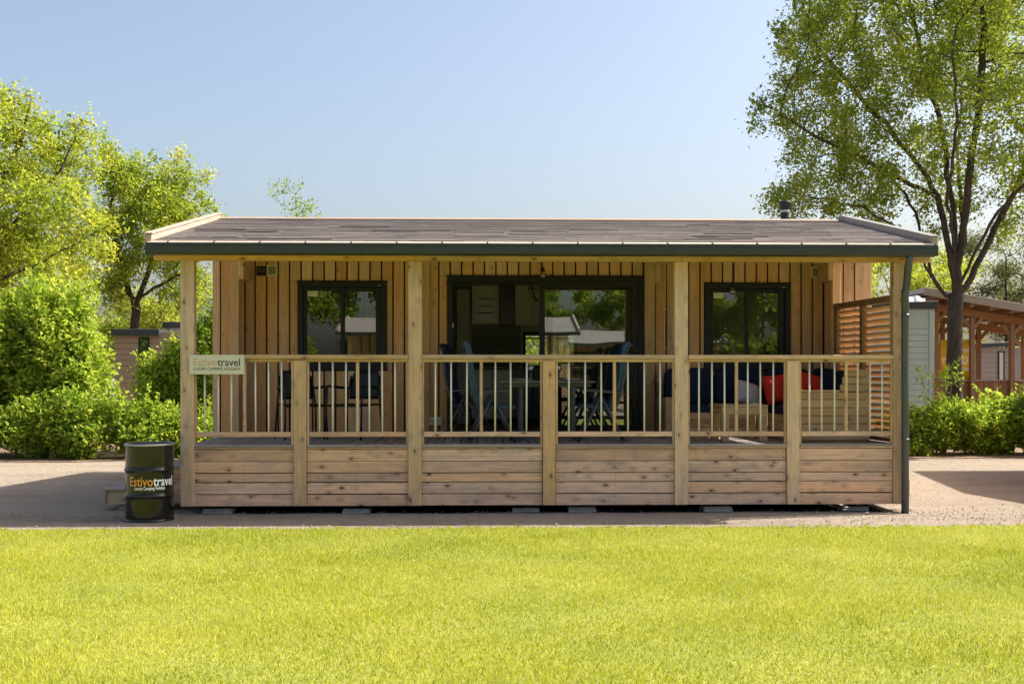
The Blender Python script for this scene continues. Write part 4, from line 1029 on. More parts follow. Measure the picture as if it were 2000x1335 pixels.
B = thing('banner', 'yellow banner with white lettering behind the oak trunk', 'banner', ((a + b) / 2, yb, z0))
W_, H_ = b - a, z1 - z0
n = 24; vs = []; fs = []
wv = lambda u: 0.014 * math.sin(u * 17) + 0.02 * math.sin(u * 6 + 1)
for i in range(n + 1):
    u = i / n
    for z in (0, H_): vs.append((-W_ / 2 + u * W_, wv(u), z - 0.02 * math.sin(u * math.pi) * (z > 0)))
m_ = len(vs); vs += [(x, y + 0.004, z) for x, y, z in vs]
for i in range(n): fs += [(2 * i, 2 * i + 2, 2 * i + 3, 2 * i + 1), (m_ + 2 * i, m_ + 2 * i + 1, m_ + 2 * i + 3, m_ + 2 * i + 2), (2 * i + 1, 2 * i + 3, m_ + 2 * i + 3, m_ + 2 * i + 1), (2 * i, m_ + 2 * i, m_ + 2 * i + 2, 2 * i + 2)]
MB().add(vs, fs, True).build('cloth', M['yellow'], B)
def onb(x0, z0, sx): return lambda x, y: (x0 + x * sx, wv((x0 + x * sx + W_ / 2) / W_) - 0.004, z0 + y)
text_mesh('nal', 0.17, M['wlet'], 'lettering', B, onb(W_ * 0.22, H_ * 0.68, 0.8), 0.003)
text_mesh('now', 0.17, M['wlet'], 'lettering', B, onb(W_ * 0.2, H_ * 0.22, 0.8), 0.003)
text_mesh('O', 0.3, M['wlet'], 'lettering', B, onb(W_ * 0.12, H_ * 0.38, 0.9), 0.004)
text_mesh('c', 0.2, M['wlet'], 'lettering', B, onb(W_ * 0.17, H_ * 0.44, 0.8), 0.004)
text_mesh('n', 0.3, M['wlet'], 'lettering', B, onb(-W_ * 0.42, H_ * 0.4, 0.9), 0.006)
yb = 24.5
a = wx(1903, yb)
C = thing('far_cabin', 'grey-brown cabin with dark roof line seen through the pergola', 'cabin', (a, yb, 0))
zt = wz(1950, 679, yb)
cw = MB().box(0, 4.5, 0.02, 3, 0, zt).build('wall', M['greysid'], C)
for i in range(14): piece('siding_board', 0, 4.5, -0.004, 0.018, 0.1 + i * 0.17, 0.1 + i * 0.17 + 0.16, M['greysid'], cw, 0.004)
MB().prism([(-0.1, zt), (4.6, zt + 0.2), (4.6, zt + 0.36), (-0.1, zt + 0.14)], -0.2, 3.2, 'y').build('roof', M['roofdark'], C, 0.01)
f = bar_frame(MB(), (wx(1949, yb) - a, wx(1961, yb) - a, 1.2, zt - 0.12), -0.05, -0.006, 0.03).build('window', M['anth'], C)
MB().box(wx(1951, yb) - a, wx(1959, yb) - a, -0.03, -0.02, 1.23, zt - 0.15).build('pane', M['cream'], f)

# ------------------------------------------------------------------ vegetation
def colonize(trunk, par0, att, step, infl, kill, g, itmax=150):
    nodes = [np.array(p, float) for p in trunk]; par = list(par0)
    N = np.array(nodes); dist = np.full(len(att), 1e9); near = np.zeros(len(att), int)
    def upd(new, i0):
        for c in range(0, len(new), 400):
            blk = new[c:c + 400]; d = np.linalg.norm(att[:, None] - blk[None], axis=2); j = d.argmin(1); dm = d[np.arange(len(att)), j]
            s = dm < dist; dist[s] = dm[s]; near[s] = i0 + c + j[s]
    upd(N, 0); alive = np.ones(len(att), bool); stuck = {}
    for it in range(itmax):
        act = alive & (dist < infl)
        if not act.any():
            # pull the tip nearest to the cloud towards it
            rem = np.where(alive)[0]
            if not len(rem): break
            k = rem[dist[rem].argmin()]; src = {near[k]: att[k] - N[near[k]]}
        else:
            src = {}
            dirs = att[act] - N[near[act]]; dirs /= np.linalg.norm(dirs, axis=1)[:, None] + 1e-9
            for i, d in zip(near[act], dirs): src[i] = src.get(i, 0) + d
        new = []; npar = []
        for i, d in src.items():
            if stuck.get(i, 0) > 3: continue
            stuck[i] = stuck.get(i, 0) + 1
            d = d / (np.linalg.norm(d) + 1e-9) + g.normal(0, 0.16, 3) + np.array((0, 0, 0.05))
            d /= np.linalg.norm(d); new.append(N[i] + d * step); npar.append(i)
        if not new: break
        new = np.array(new); i0 = len(N); N = np.vstack([N, new]); par += npar
        upd(new, i0); alive &= dist > kill
    par = np.array(par); ch = np.zeros(len(N)); 
    return N, par
def radii(N, par, tip, expo=2.4):
    acc = np.zeros(len(N)); nch = np.zeros(len(N), int)
    for i in range(len(N)):
        if par[i] >= 0: nch[par[i]] += 1
    acc[nch == 0] = tip ** expo
    for i in range(len(N) - 1, 0, -1):
        if par[i] >= 0: acc[par[i]] += acc[i] if acc[i] > 0 else tip ** expo
    return acc ** (1 / expo), nch
def branch_mesh(name, N, par, r, m, parent, sel, k):
    idx = np.where(sel & (par >= 0))[0]
    if not len(idx): return None
    A, B_ = N[par[idx]], N[idx]; ra = np.minimum(r[par[idx]], r[idx] * 1.35); rb = r[idx]
    d = B_ - A; d /= np.linalg.norm(d, axis=1)[:, None] + 1e-9
    ref = np.where(np.abs(d[:, 2:3]) < 0.9, np.array([[0, 0, 1.0]]), np.array([[1.0, 0, 0]]))
    u = np.cross(d, ref); u /= np.linalg.norm(u, axis=1)[:, None]; v = np.cross(d, u)
    A = A - d * (ra * 0.25)[:, None]; B_ = B_ + d * (rb * 0.25)[:, None]
    th = np.arange(k) * 2 * np.pi / k
    ring = lambda P, rr: P[:, None] + (u[:, None] * np.cos(th)[None, :, None] + v[:, None] * np.sin(th)[None, :, None]) * rr[:, None, None]
    ra_, rb_ = ring(A, ra), ring(B_, rb)
    q = np.stack([ra_, np.roll(ra_, -1, 1), np.roll(rb_, -1, 1), rb_], 2).reshape(-1, 4, 3)
    return q if name is None else np_mesh(name, q, 4, None, m, parent)
def leaf_quads(pts, size, g, up=0.5, asp=0.5, droop=0.0, out=None):
    n = len(pts); s = size * g.uniform(0.45, 1.35, n)
    nor = g.normal(0, 1, (n, 3)); nor[:, 2] += up * 1.6; nor /= np.linalg.norm(nor, axis=1)[:, None]
    ax = g.normal(0, 1, (n, 3)); ax[:, 2] -= droop
    if out is not None: ax += out * 0.9
    ax -= nor * (ax * nor).sum(1)[:, None]; ax /= np.linalg.norm(ax, axis=1)[:, None] + 1e-9
    sd = np.cross(nor, ax)
    a = pts - ax * (s * 0.5)[:, None]; b = pts + ax * (s * 0.5)[:, None]
    mid = pts + ax * (s * 0.05)[:, None] - nor * (s * 0.08)[:, None]
    l = mid + sd * (s * asp * 0.5)[:, None] + nor * (s * 0.16)[:, None]; r = mid - sd * (s * asp * 0.5)[:, None] + nor * (s * 0.16)[:, None]
    return np.stack([a, l, b, r], 1)
def ell(g, blobs, n, power=0.5):
    w_ = np.array([b[1][0] * b[1][1] * b[1][2] for b in blobs]); w_ = w_ / w_.sum(); out = []
    for (c, rr), k in zip(blobs, (w_ * n).astype(int) + 1):
        d = g.normal(0, 1, (k, 3)); d /= np.linalg.norm(d, axis=1)[:, None]
        out.append(np.array(c) + d * (g.uniform(0, 1, k) ** power)[:, None] * np.array(rr))
    return np.vstack(out)
def tree(name, label, base, trunk, blobs, natt, nleaf, lsize, lmat, bark, seed, group=None, step=0.24, tip=0.006, sigma=0.11, cat='tree', tmu=0.5, droop=0.0, rmul=1.0, asp=0.5, flare=True, limbs=(), free=0, tr_r=None, clump=0.5, ncl=None):
    g = np.random.default_rng(seed)
    t = thing(name, label, cat, base, 0, group)
    b0 = np.array(base, float)
    cc = ell(g, blobs, ncl or natt // 26, 0.42); att = cc[g.integers(0, len(cc), natt)] + g.normal(0, clump * 0.55, (natt, 3)) - b0
    tr_ = [np.array(p, float) - b0 for p in trunk]; pts = [tr_[0]]
    for p, q in zip(tr_, tr_[1:]):
        m_ = max(1, int(np.linalg.norm(q - p) / step))
        for i in range(1, m_ + 1): pts.append(p + (q - p) * i / m_ + g.normal(0, 0.012, 3))
    par0 = list(range(-1, len(pts) - 1)); nt = len(pts); ntl = len(limbs) - free
    for lb_ in limbs:
        lb_ = [np.array(p, float) - b0 for p in lb_]
        k = int(np.argmin([np.linalg.norm(q - lb_[0]) for q in (pts[:nt] if ntl > 0 else pts)])); ntl -= 1
        for q in lb_:
            p = pts[k]; m_ = max(1, int(round(np.linalg.norm(q - p) / step)))
            for i in range(1, m_ + 1):
                pts.append(p + (q - p) * i / m_ + g.normal(0, 0.02, 3) * (i < m_)); par0.append(k); k = len(pts) - 1
    N, par = colonize(pts, par0, att, step, step * 5.5, step * 1.25, g)
    r, nch = radii(N, par, tip); r = r * rmul
    if tr_r: r = tip * (r / tip) ** (math.log(tr_r / tip) / math.log(r[0] / tip))
    if flare:
        for i in range(min(nt, 4)): r[i] *= 1 + 0.35 * (1 - i / 4)
    big = r > 0.06
    trunk_sel = np.zeros(len(N), bool); trunk_sel[:nt] = True
    mb = MB(); mb.tube([tuple(N[i]) for i in range(nt)], [float(r[i]) for i in range(nt)], 14)
    q = branch_mesh(None, N, par, r, M[bark], t, ~trunk_sel & (r > 0.022), 8)
    if q is not None:
        n_ = len(q); mb.add(q.reshape(-1, 3).tolist(), [(4 * i, 4 * i + 1, 4 * i + 2, 4 * i + 3) for i in range(n_)], True)
    me_t = bpy.data.meshes.new('trunk'); me_t.from_pydata(mb.v, [], mb.f); me_t.polygons.foreach_set('use_smooth', mb.sm)
    bm = bmesh.new(); bm.from_mesh(me_t); bmesh.ops.remove_doubles(bm, verts=bm.verts, dist=0.0008); bmesh.ops.recalc_face_normals(bm, faces=bm.faces); bm.to_mesh(me_t); bm.free()
    me_t.materials.append(M[bark]); link(bpy.data.objects.new('trunk', me_t), t)
    tw = branch_mesh('twigs', N, par, r, M[bark], t, ~trunk_sel & (r <= 0.022), 4); tag(tw, kind='stuff')
    # leaf clumps on the fine twigs
    tipn = np.where(r < 0.026)[0]
    wgt = np.where(nch[tipn] == 0, 2.2, 1.0) * g.gamma(2.2, 1.0, len(tipn)); wgt /= wgt.sum()
    own = g.choice(tipn, nleaf, p=wgt)
    P_ = N[own] + g.normal(0, sigma, (nleaf, 3)); P_[:, 2] -= droop * 0.1
    node_t = g.normal(0, 0.16, len(N)); tint = np.clip(tmu + node_t[own] + g.normal(0, 0.15, nleaf), 0, 1)
    c = np_mesh('crown', leaf_quads(P_, lsize, g, 0.5, asp, droop), 4, tint, M[lmat], t); tag(c, kind='stuff')
    return t

def shrub(name, label, base, blobs, nleaf, lsize, lmat, seed, group=None, tmu=0.5, nclump=None, asp=0.42, stems=14, cat='shrub', per=12, sigma=0.085, up=0.6, shoots=26):
    """lumpy mass of leaf shoots round real stems, with long shoots breaking the outline"""
    g = np.random.default_rng(seed); t = thing(name, label, cat, base, 0, group); b0 = np.array(base, float)
    nclump = nclump or nleaf // per
    sub = []
    for c_, r_ in blobs:
        r_ = np.array(r_); k = 13
        dd = g.normal(0, 1, (k, 3)); dd /= np.linalg.norm(dd, axis=1)[:, None]
        for q in dd:
            f = g.uniform(0.26, 0.5); sub.append((np.array(c_) + q * r_ * g.uniform(0.55, 0.85), r_ * f * g.uniform(0.8, 1.2, 3)))
        sub.append((np.array(c_), r_ * 0.78))
    c = ell(g, sub, nclump, 0.28) - b0
    c += g.normal(0, 0.05, c.shape); c = c[c[:, 2] > 0.02]
    ctr = np.mean([b[0] for b in blobs], 0) - b0
    out = c - ctr; out /= np.linalg.norm(out, axis=1)[:, None] + 1e-9; out[:, 2] += 0.5
    own = g.integers(0, len(c), nleaf); s_ = g.uniform(-1, 1, nleaf)
    P_ = c[own] + out[own] * (s_ * sigma * 1.6)[:, None] + g.normal(0, sigma * 0.6, (nleaf, 3))
    ct = g.normal(0, 0.19, len(c)); tint = tmu + ct[own] + g.normal(0, 0.13, nleaf); ax = out[own]
    mb = MB()
    hi = c[c[:, 2] > np.percentile(c[:, 2], 45)]
    for i in range(shoots):
        p0 = hi[g.integers(0, len(hi))]; dr = np.array([0, 0, 1.0]) * g.uniform(0.5, 1.1) + (p0 - ctr) * 0.35 + g.normal(0, 0.25, 3); dr /= np.linalg.norm(dr)
        ln = g.uniform(0.16, 0.5) * (0.5 + lsize * 5); bend = g.normal(0, 0.06, 3)
        u = g.uniform(0, 1, int(ln * 75)); q = p0 + dr * (u * ln)[:, None] + bend * (u ** 2)[:, None] + g.normal(0, 0.02, (len(u), 3))
        P_ = np.vstack([P_, q]); tint = np.append(tint, np.clip(tmu + 0.2 + g.normal(0, 0.12, len(u)), 0, 1)); ax = np.vstack([ax, np.tile(dr, (len(u), 1))])
        mb.tube([tuple(p0 - dr * 0.15), tuple(p0 + dr * ln * 0.5 + bend * 0.25), tuple(p0 + dr * ln + bend)], [0.005, 0.004, 0.002], 4, False)
    P_[:, 2] = np.maximum(P_[:, 2], 0.03)
    f_ = np_mesh('foliage', leaf_quads(P_, lsize, g, up, asp, 0.3, ax), 4, np.clip(tint, 0, 1), M[lmat], t); tag(f_, kind='stuff')
    for i in range(stems):
        e = c[g.integers(0, len(c))]; s0 = np.array([e[0] * 0.35, e[1] * 0.35, 0.0]) + np.append(g.normal(0, 0.08, 2), 0)
        mid = (s0 + e) / 2 + np.array([0, 0, 0.12]); mb.tube([tuple(s0), tuple(mid), tuple(e)], [0.016, 0.011, 0.004], 5, False)
    tag(mb.build('stems', M['twig'], t), kind='stuff')
    return t

# right oak
yo = 10.7; xo = wx(1866, yo)
def at(px, py, y): return (wx(px, y), y, wz(px, py, y))
def pl(pts, y0, y1): n_ = len(pts) - 1; return [at(p[0], p[1], yo + y0 + (y1 - y0) * i / n_) for i, p in enumerate(pts)]
tree('oak_tree', 'tall spreading oak rising behind the right end of the lodge', (xo, yo, 0),
     [(xo, yo, 0), at(1864, 700, yo), at(1865, 640, yo), at(1868, 575, yo)],
     [((xo + 0.15, yo, 9.0), (4.0, 3.4, 4.4)), ((xo - 2.4, yo, 6.6), (1.8, 2.0, 1.9)), ((xo + 2.4, yo, 6.8), (2.0, 2.0, 1.9)), ((xo - 2.5, yo - 0.3, 9.3), (1.5, 2.0, 2.4)), ((xo - 2.8, yo - 0.4, 5.4), (1.2, 1.2, 0.6))],
     3000, 150000, 0.09, 'leaf_oak', 'bark', 11, None, 0.26, 0.006, 0.13, 'tree', 0.62, 0, 1.0, limbs=[
     pl([(1848, 578), (1818, 535), (1790, 488), (1745, 440), (1690, 405), (1600, 388), (1530, 375)], 0, -1.2),
     pl([(1858, 520), (1846, 450), (1832, 385), (1800, 330), (1745, 262), (1680, 190), (1610, 105)], 0, 0.8),
     pl([(1866, 480), (1862, 400), (1850, 320), (1835, 230), (1800, 120), (1775, -10)], 0, 1.6),
     pl([(1874, 500), (1886, 420), (1895, 330), (1912, 220), (1918, 100), (1930, -80)], 0, -1.0),
     pl([(1880, 545), (1908, 485), (1950, 412), (2000, 362), (2080, 300)], 0, -1.4),
     pl([(1886, 560), (1935, 465), (1985, 370), (2040, 230), (2090, 90)], 0, 1.0),
     pl([(1866, 520), (1880, 430), (1870, 300), (1880, 160)], 0, 2.6), pl([(1866, 500), (1850, 380), (1870, 240), (1860, 90)], 0, -2.6),
     pl([(1832, 385), (1780, 362), (1700, 318), (1610, 275), (1525, 225)], 0.4, -0.6),
     pl([(1818, 535), (1795, 440), (1770, 380), (1720, 330), (1640, 300)], 0, 1.5)], free=2, tr_r=0.16, clump=0.5, ncl=420)
# left oak, second oak, birch top, small trees
yl = 13.7
at0 = at
tree('oak_tree', 'yellow-green oak reaching into the frame at the far left', (-13.0, yl, 0), [(-13.0, yl, 0), (-12.9, yl, 1.6), (-12.6, yl, 3.0), (-12.2, yl, 4.4)],
     [((-12.6, yl, 5.7), (3.1, 2.6, 2.6)), ((-10.9, yl - 0.3, 5.5), (1.9, 1.8, 2.0)), ((-10.9, yl - 0.6, 7.1), (0.75, 0.8, 0.9)), ((-12.0, yl + .4, 7.2), (0.8, 0.8, 0.8)), ((-10.2, yl - 0.6, 4.2), (1.5, 1.4, 1.3))],
     1500, 56000, 0.11, 'leaf_yellow', 'bark', 12, None, 0.27, 0.007, 0.16, 'tree', 0.6, limbs=[
     [at(-70, 590, yl), at(0, 490, yl - 0.4), at(50, 402, yl - 0.8), at(120, 330, yl - 0.8), at(160, 235, yl - 0.6)],
     [at(-60, 560, yl), at(60, 522, yl - 1.2), at(130, 485, yl - 1.6), at(215, 440, yl - 1.5)],
     [at(-60, 520, yl), at(-20, 390, yl), at(40, 280, yl + 0.5), at(62, 190, yl + 0.4)]], tr_r=0.2, clump=0.55)
y2 = 18.7; x2 = wx(255, y2)
tree('oak_tree', 'loose yellow-green oak behind the taupe cabin on the left', (x2, y2, 0), [(x2, y2, 0), (x2, y2, 2.2), at(268, 590, y2), at(290, 530, y2), at(310, 450, y2)],
     [(at(280, 430, y2), (1.6, 1.5, 1.9)), (at(355, 420, y2), (1.0, 1.1, 1.2)), (at(345, 545, y2), (0.9, 0.9, 0.6)), (at(235, 360, y2), (0.9, 1.0, 1.0)), (at(232, 545, y2), (0.9, 1.0, 1.0))],
     1100, 30000, 0.11, 'leaf_yellow', 'bark', 13, None, 0.24, 0.008, 0.14, 'tree', 0.54, tr_r=0.125, clump=0.45, limbs=[[at(268, 590, y2), at(300, 562, y2), at(345, 538, y2)], [at(262, 600, y2), at(245, 540, y2), at(225, 480, y2), at(215, 400, y2)]])
yw = 27.0; xw = wx(330, yw)
tree('willow_tree', 'pale olive tree far behind the left veranda post', (xw, yw, 0), [(xw, yw, 0), (xw, yw, 2.0)], [((xw, yw, 3.2), (2.6, 2, 1.9)), ((xw - 3.2, yw, 3.4), (2.2, 2, 2.2)), ((xw + 2.4, yw + 1, 2.8), (1.8, 1.6, 1.7))],
     700, 32000, 0.13, 'leaf_oak', 'bark', 17, None, 0.36, 0.01, 0.2, 'tree', 0.8, 0.5)
y3 = 27.0; x3 = wx(578, y3)
tree('birch_tree', 'thin birch top showing above the roof ridge', (x3, y3, 0), [(x3, y3, 0), (x3 + 0.1, y3, 4), (x3, y3, 7.9)],
     [((x3 - 0.1, y3, 7.5), (0.35, 0.35, 0.9)), ((x3 + 0.25, y3, 6.6), (0.6, 0.5, 1.0))], 150, 1500, 0.1, 'leaf_shrub', 'birchbark', 14, None, 0.24, 0.008, 0.13, 'tree', 0.25, 0.6)
y4 = 19.0; x4 = wx(1735, y4)
tree('young_tree', 'bright yellow-green tree between the lodge end and the shed roof', (x4, y4, 0), [(x4, y4, 0), (x4, y4, 2.4), (x4, y4, 3.4)],
     [((x4, y4, 4.1), (1.7, 1.5, 1.3)), ((x4 + 1.2, y4, 3.9), (1.2, 1.2, 1.0))], 420, 17000, 0.1, 'leaf_yellow', 'bark', 15, None, 0.26, 0.007, 0.16, 'tree', 0.62)
y5 = 31.0; x5 = wx(1965, y5)
tree('pine_tree', 'grey-green pine rising behind the pergola roof', (x5, y5, 0), [(x5, y5, 0), (x5, y5, 3.5), (x5, y5, 6.2)],
     [((x5, y5, 5.3), (2.4, 2.2, 1.7)), ((x5 + 2, y5, 4.6), (2.2, 2, 1.6)), ((x5 - 0.6, y5, 4.0), (1.6, 1.6, 0.8))], 600, 26000, 0.16, 'needle', 'bark', 16, None, 0.34, 0.01, 0.2, 'tree', 0.5, 0, 1.0, 0.25)
# shrubs on the left
gl = 'shrubs of the left planting bed'
shrub('tall_shrub', 'tall glossy-leaved shrub at the far left edge of the bed', (-10.2, 9.8, 0), [((-10.2, 9.8, 1.6), (1.1, 0.9, 1.7)), ((-9.6, 9.7, 2.4), (0.75, 0.7, 0.9))], 26000, 0.125, 'leaf_shrub', 21, gl, 0.6)
shrub('tall_shrub', 'tallest glossy-leaved shrub of the left bed with pointed top', (-8.6, 9.6, 0), [((-8.7, 9.6, 1.7), (0.95, 0.85, 1.7)), ((-8.6, 9.6, 2.75), (0.75, 0.6, 0.75)), ((-8.05, 9.4, 1.4), (0.8, 0.7, 1.3))], 32000, 0.125, 'leaf_shrub', 22, gl, 0.64)
shrub('leafy_shrub', 'bright shrub in front of the cabin window left of the post', (-6.75, 10.4, 0), [((-6.65, 10.4, 0.95), (0.6, 0.6, 1.0)), ((-6.35, 10.4, 1.6), (0.4, 0.45, 0.5))], 17000, 0.12, 'leaf_shrub', 23, gl, 0.62)
shrub('leafy_shrub', 'dark green shrub seen between the left post and the lodge wall', (-5.6, 10.3, 0), [((-5.6, 10.3, 1.5), (0.75, 0.7, 1.55)), ((-5.5, 10.3, 2.5), (0.5, 0.5, 0.7))], 16000, 0.10, 'leaf_shrub', 24, gl, 0.4)
shrub('bramble_bush', 'low pale bramble bush spilling forward left of the drum', (-8.3, 8.7, 0), [((-8.6, 8.75, 0.5), (0.95, 0.55, 0.62)), ((-7.6, 8.6, 0.62), (0.8, 0.5, 0.7))], 17000, 0.09, 'leaf_shrub', 25, gl, 0.56, asp=0.6)
shrub('bramble_bush', 'low bramble bush directly behind the drum', (-6.4, 8.75, 0), [((-6.5, 8.8, 0.42), (0.85, 0.45, 0.5)), ((-5.6, 8.9, 0.4), (0.6, 0.4, 0.45))], 12000, 0.09, 'leaf_shrub', 26, gl, 0.56, asp=0.6)
shrub('bramble_bush', 'low bramble bush at the far left edge of the frame', (-10.2, 8.7, 0), [((-10.2, 8.7, 0.5), (1.1, 0.55, 0.6))], 10000, 0.09, 'leaf_shrub', 27, gl, 0.56, asp=0.6)
# behind the lodge
for i, (x, hh, lab) in enumerate(((-2.6, 1.9, 'green shrub behind the lodge, left of the rear window'), (1.4, 2.0, 'bright shrub seen through the rear window of the lodge'), (5.2, 1.8, 'green shrub behind the right end of the lodge'))):
    shrub('garden_shrub', lab, (x, 9.3, 0), [((x, 9.3, hh * 0.5), (1.5, 0.6, hh * 0.52))], 9000, 0.11, 'leaf_shrub', 40 + i, 'shrubs behind the lodge', 0.6)
# right hedge
gr_ = 'shrubs of the right bed'
shrub('hedge_shrub', 'bright low shrub beside the downpipe at the right', (8.75, 9.2, 0), [((8.6, 9.2, 0.4), (0.75, 0.55, 0.45)), ((9.0, 9.1, 0.55), (0.5, 0.45, 0.38))], 14000, 0.105, 'leaf_shrub', 31, gr_, 0.6)
shrub('hedge_shrub', 'broad green shrub below the oak trunk on the right', (9.9, 9.2, 0), [((9.85, 9.2, 0.5), (0.75, 0.6, 0.52)), ((10.3, 9.3, 0.65), (0.5, 0.5, 0.45))], 15000, 0.105, 'leaf_shrub', 32, gr_, 0.5)
shrub('hedge_shrub', 'dark green shrub at the right edge of the frame', (11.0, 9.1, 0), [((10.95, 9.1, 0.65), (0.8, 0.65, 0.7)), ((11.3, 9.2, 1.0), (0.6, 0.55, 0.55))], 16000, 0.105, 'leaf_shrub', 33, gr_, 0.42)
shrub('sapling', 'thin leafy sapling in front of the oak trunk', (9.3, 9.6, 0), [((9.0, 9.6, 1.4), (0.45, 0.3, 0.3)), ((9.55, 9.7, 1.6), (0.2, 0.2, 0.25))], 220, 0.09, 'leaf_shrub', 34, gr_, 0.4, nclump=60, stems=9, shoots=5)
# distant wood closing the horizon
g = np.random.default_rng(50); nb = 120
cs = np.stack([g.uniform(-75, 75, nb), g.uniform(42, 70, nb), g.uniform(1.2, 4.6, nb)], 1); rs = np.stack([g.uniform(2.2, 4.5, nb), g.uniform(2, 3.5, nb), g.uniform(1.6, 3.0, nb)], 1)
pts = ell(g, [(c, r_) for c, r_ in zip(cs, rs)], 75000, 0.3); pts = pts[pts[:, 2] > 0]
o = np_mesh('distant_wood', leaf_quads(pts, 0.34, g, 0.4, 0.6), 4, np.clip(g.normal(0.45, 0.2, len(pts)), 0, 1), M['leaf_oak']); tag(o, 'distant belt of trees behind the camp', None, None, 'stuff')
# trees and hedge across the lawn, behind the viewer (mirrored in the windows and the drum)
for i, (x, y, hh, rr, lab) in enumerate(((-9.5, -29, 8.5, 2.9, 'large tree across the lawn mirrored in the left window'), (-6.0, -34, 9.5, 3.2, 'tall tree behind the opposite lodge, mirrored above its roof'), (-0.8, -36, 8.0, 2.4, 'tree across the lawn mirrored in the middle of the door'),
        (7.5, -50, 12.5, 4.6, 'broad tree mirrored in the right half of the door'), (11.6, -29, 9.0, 3.6, 'dark tree mirrored in the right window'), (17.5, -33, 10.0, 3.5, 'tree at the far end of the opposite row'), (15.0, -44, 11.5, 4.4, 'tall tree behind the dark tree mirrored in the right window'), (1.8, -52, 12.0, 4.5, 'tall tree far behind the opposite lodges'))):
    tree('broadleaf_tree', lab, (x, y, 0), [(x, y, 0), (x, y, hh * 0.25), (x, y, hh * 0.5)], [((x, y, hh * 0.58), (rr, rr, hh * 0.42)), ((x - rr * 0.5, y, hh * 0.35), (rr * 0.7, rr * 0.7, hh * 0.22)), ((x + rr * 0.5, y + 0.5, hh * 0.3), (rr * 0.7, rr * 0.7, hh * 0.22))],
         360, 21000, 0.27, 'leaf_oak', 'bark', 60 + i, 'trees across the lawn', 0.5, 0.014, 0.25, 'tree', 0.5)

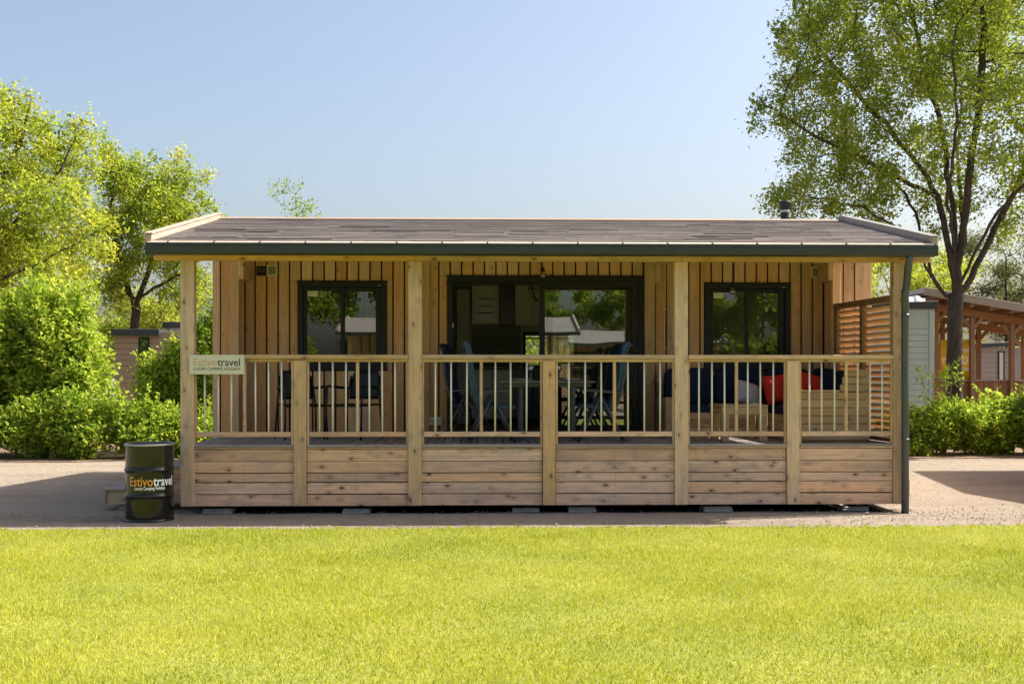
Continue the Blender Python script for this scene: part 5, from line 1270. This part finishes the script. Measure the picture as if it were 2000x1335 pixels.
# ------------------------------------------------------------------ grass, pebbles
def blades(n, x, y, g):
    h = g.uniform(0.014, 0.034, n) * (1 + 0.25 * np.sin(x * 2.1 + np.sin(y * 1.7) * 2) * np.sin(y * 2.6 + 0.7)); w_ = g.uniform(0.0018, 0.0034, n)
    th = g.uniform(0, 2 * np.pi, n); lean = g.uniform(0.1, 0.95, n) * h
    la = g.uniform(0, 2 * np.pi, n)
    b_ = np.stack([x, y, np.full(n, 0.004)], 1); sd = np.stack([np.cos(th), np.sin(th), np.zeros(n)], 1) * w_[:, None]
    tip = b_ + np.stack([np.cos(la) * lean, np.sin(la) * lean, h], 1)
    pn = 0.5 + 0.5 * np.sin(x * 1.1 + 1.3 * np.sin(y * 0.9 + 0.4)) * np.sin(y * 1.4 + np.sin(x * 1.7) * 1.2)
    pn2 = 0.5 + 0.5 * np.sin(x * 4.3 + 2 * np.sin(y * 3.1)) * np.sin(y * 5.2 + 1.5 * np.sin(x * 3.7))
    pn3 = np.sin(x * 0.55 + 2.0) * np.sin(y * 0.8 + 0.6 * np.sin(x * 0.9)) + 0.5 * np.sin(x * 2.3 - y * 1.9)
    tint = np.clip(0.40 + 0.07 * pn3 + 0.26 * pn + 0.10 * (pn2 - 0.5) + g.normal(0, 0.26, n), 0, 1)
    # greener tufts of other grass, thin straw patches
    for _ in range(150):
        cx0, cy0 = g.uniform(-7, 7.5), g.uniform(-8, -1.3); sa, sb_ = g.uniform(0.03, 0.16), g.uniform(0.03, 0.1); ro = g.uniform(0, 3.14)
        near = (np.abs(x - cx0) < 0.5) & (np.abs(y - cy0) < 0.5); i_ = np.where(near)[0]
        u = (x[i_] - cx0) * math.cos(ro) + (y[i_] - cy0) * math.sin(ro); v_ = -(x[i_] - cx0) * math.sin(ro) + (y[i_] - cy0) * math.cos(ro)
        wgt = np.exp(-(u / sa) ** 2 - (v_ / sb_) ** 2) * g.uniform(0.4, 1.3, len(i_)); up_ = g.uniform(-0.3, 0.12)
        tint[i_] = np.clip(tint[i_] + up_ * wgt, 0, 1)
        if up_ < -0.1: tip[i_] += (tip[i_] - b_[i_]) * (wgt * 0.5)[:, None]
    return np.stack([b_ - sd, b_ + sd, tip], 1), tint
g = np.random.default_rng(77)
nb_ = 1350000
y = g.uniform(-9.0, LAWN_Y, nb_); x = g.uniform(-10.5, 10.5, nb_); hwid = (y - YC) * 0.475 + 0.7
keep = g.uniform(0, 1, nb_) < np.where(np.abs(x + 0.1) < hwid, np.clip(0.85 - (y + 8.2) * 0.05, 0.4, 0.85), 0.34)
x, y = x[keep], y[keep]; y = y + 0.03 * np.sin(x * 1.3) * (y > -1.3)
# ragged edge: stray tufts in the gravel
for _ in range(170):
    cx0 = g.uniform(-9, 9); cy0 = LAWN_Y + abs(g.normal(0, 0.05)); k = int(g.integers(6, 40)); x = np.append(x, g.normal(cx0, 0.025, k)); y = np.append(y, g.normal(cy0, 0.02, k))
v, tn = blades(len(x), x, y, g)
tag(np_mesh('grass', v, 3, tn, M['grassblade']), 'short dense grass blades of the sunlit lawn', None, None, 'stuff')
n = 16000
x = g.uniform(-7.5, 8.5, n); y = np.where(g.uniform(0, 1, n) < 0.6, g.uniform(-1.15, 0.3, n), g.uniform(-1.1, 7.8, n))
s = g.gamma(2.0, 0.0028, n) + 0.002; base = np.stack([x, y, s * 0.3], 1)
oc = np.array([[1, 0, 0], [0, 1, 0], [-1, 0, 0], [0, -1, 0], [0, 0, 0.7], [0, 0, -0.7]], float); fi = [(0, 1, 4), (1, 2, 4), (2, 3, 4), (3, 0, 4)]
rot = g.uniform(0, 6.28, n); cr, sr = np.cos(rot), np.sin(rot)
V = oc[None] * s[:, None, None] * g.uniform(0.6, 1.3, (n, 6, 1)); V = np.stack([V[..., 0] * cr[:, None] - V[..., 1] * sr[:, None], V[..., 0] * sr[:, None] + V[..., 1] * cr[:, None], V[..., 2]], 2) + base[:, None]
tri = np.stack([V[:, f] for f in fi], 1).reshape(-1, 3, 3)
tag(np_mesh('pebbles', tri, 3, None, M['gravel']), 'loose pebbles strewn on the sandy gravel', None, None, 'stuff')
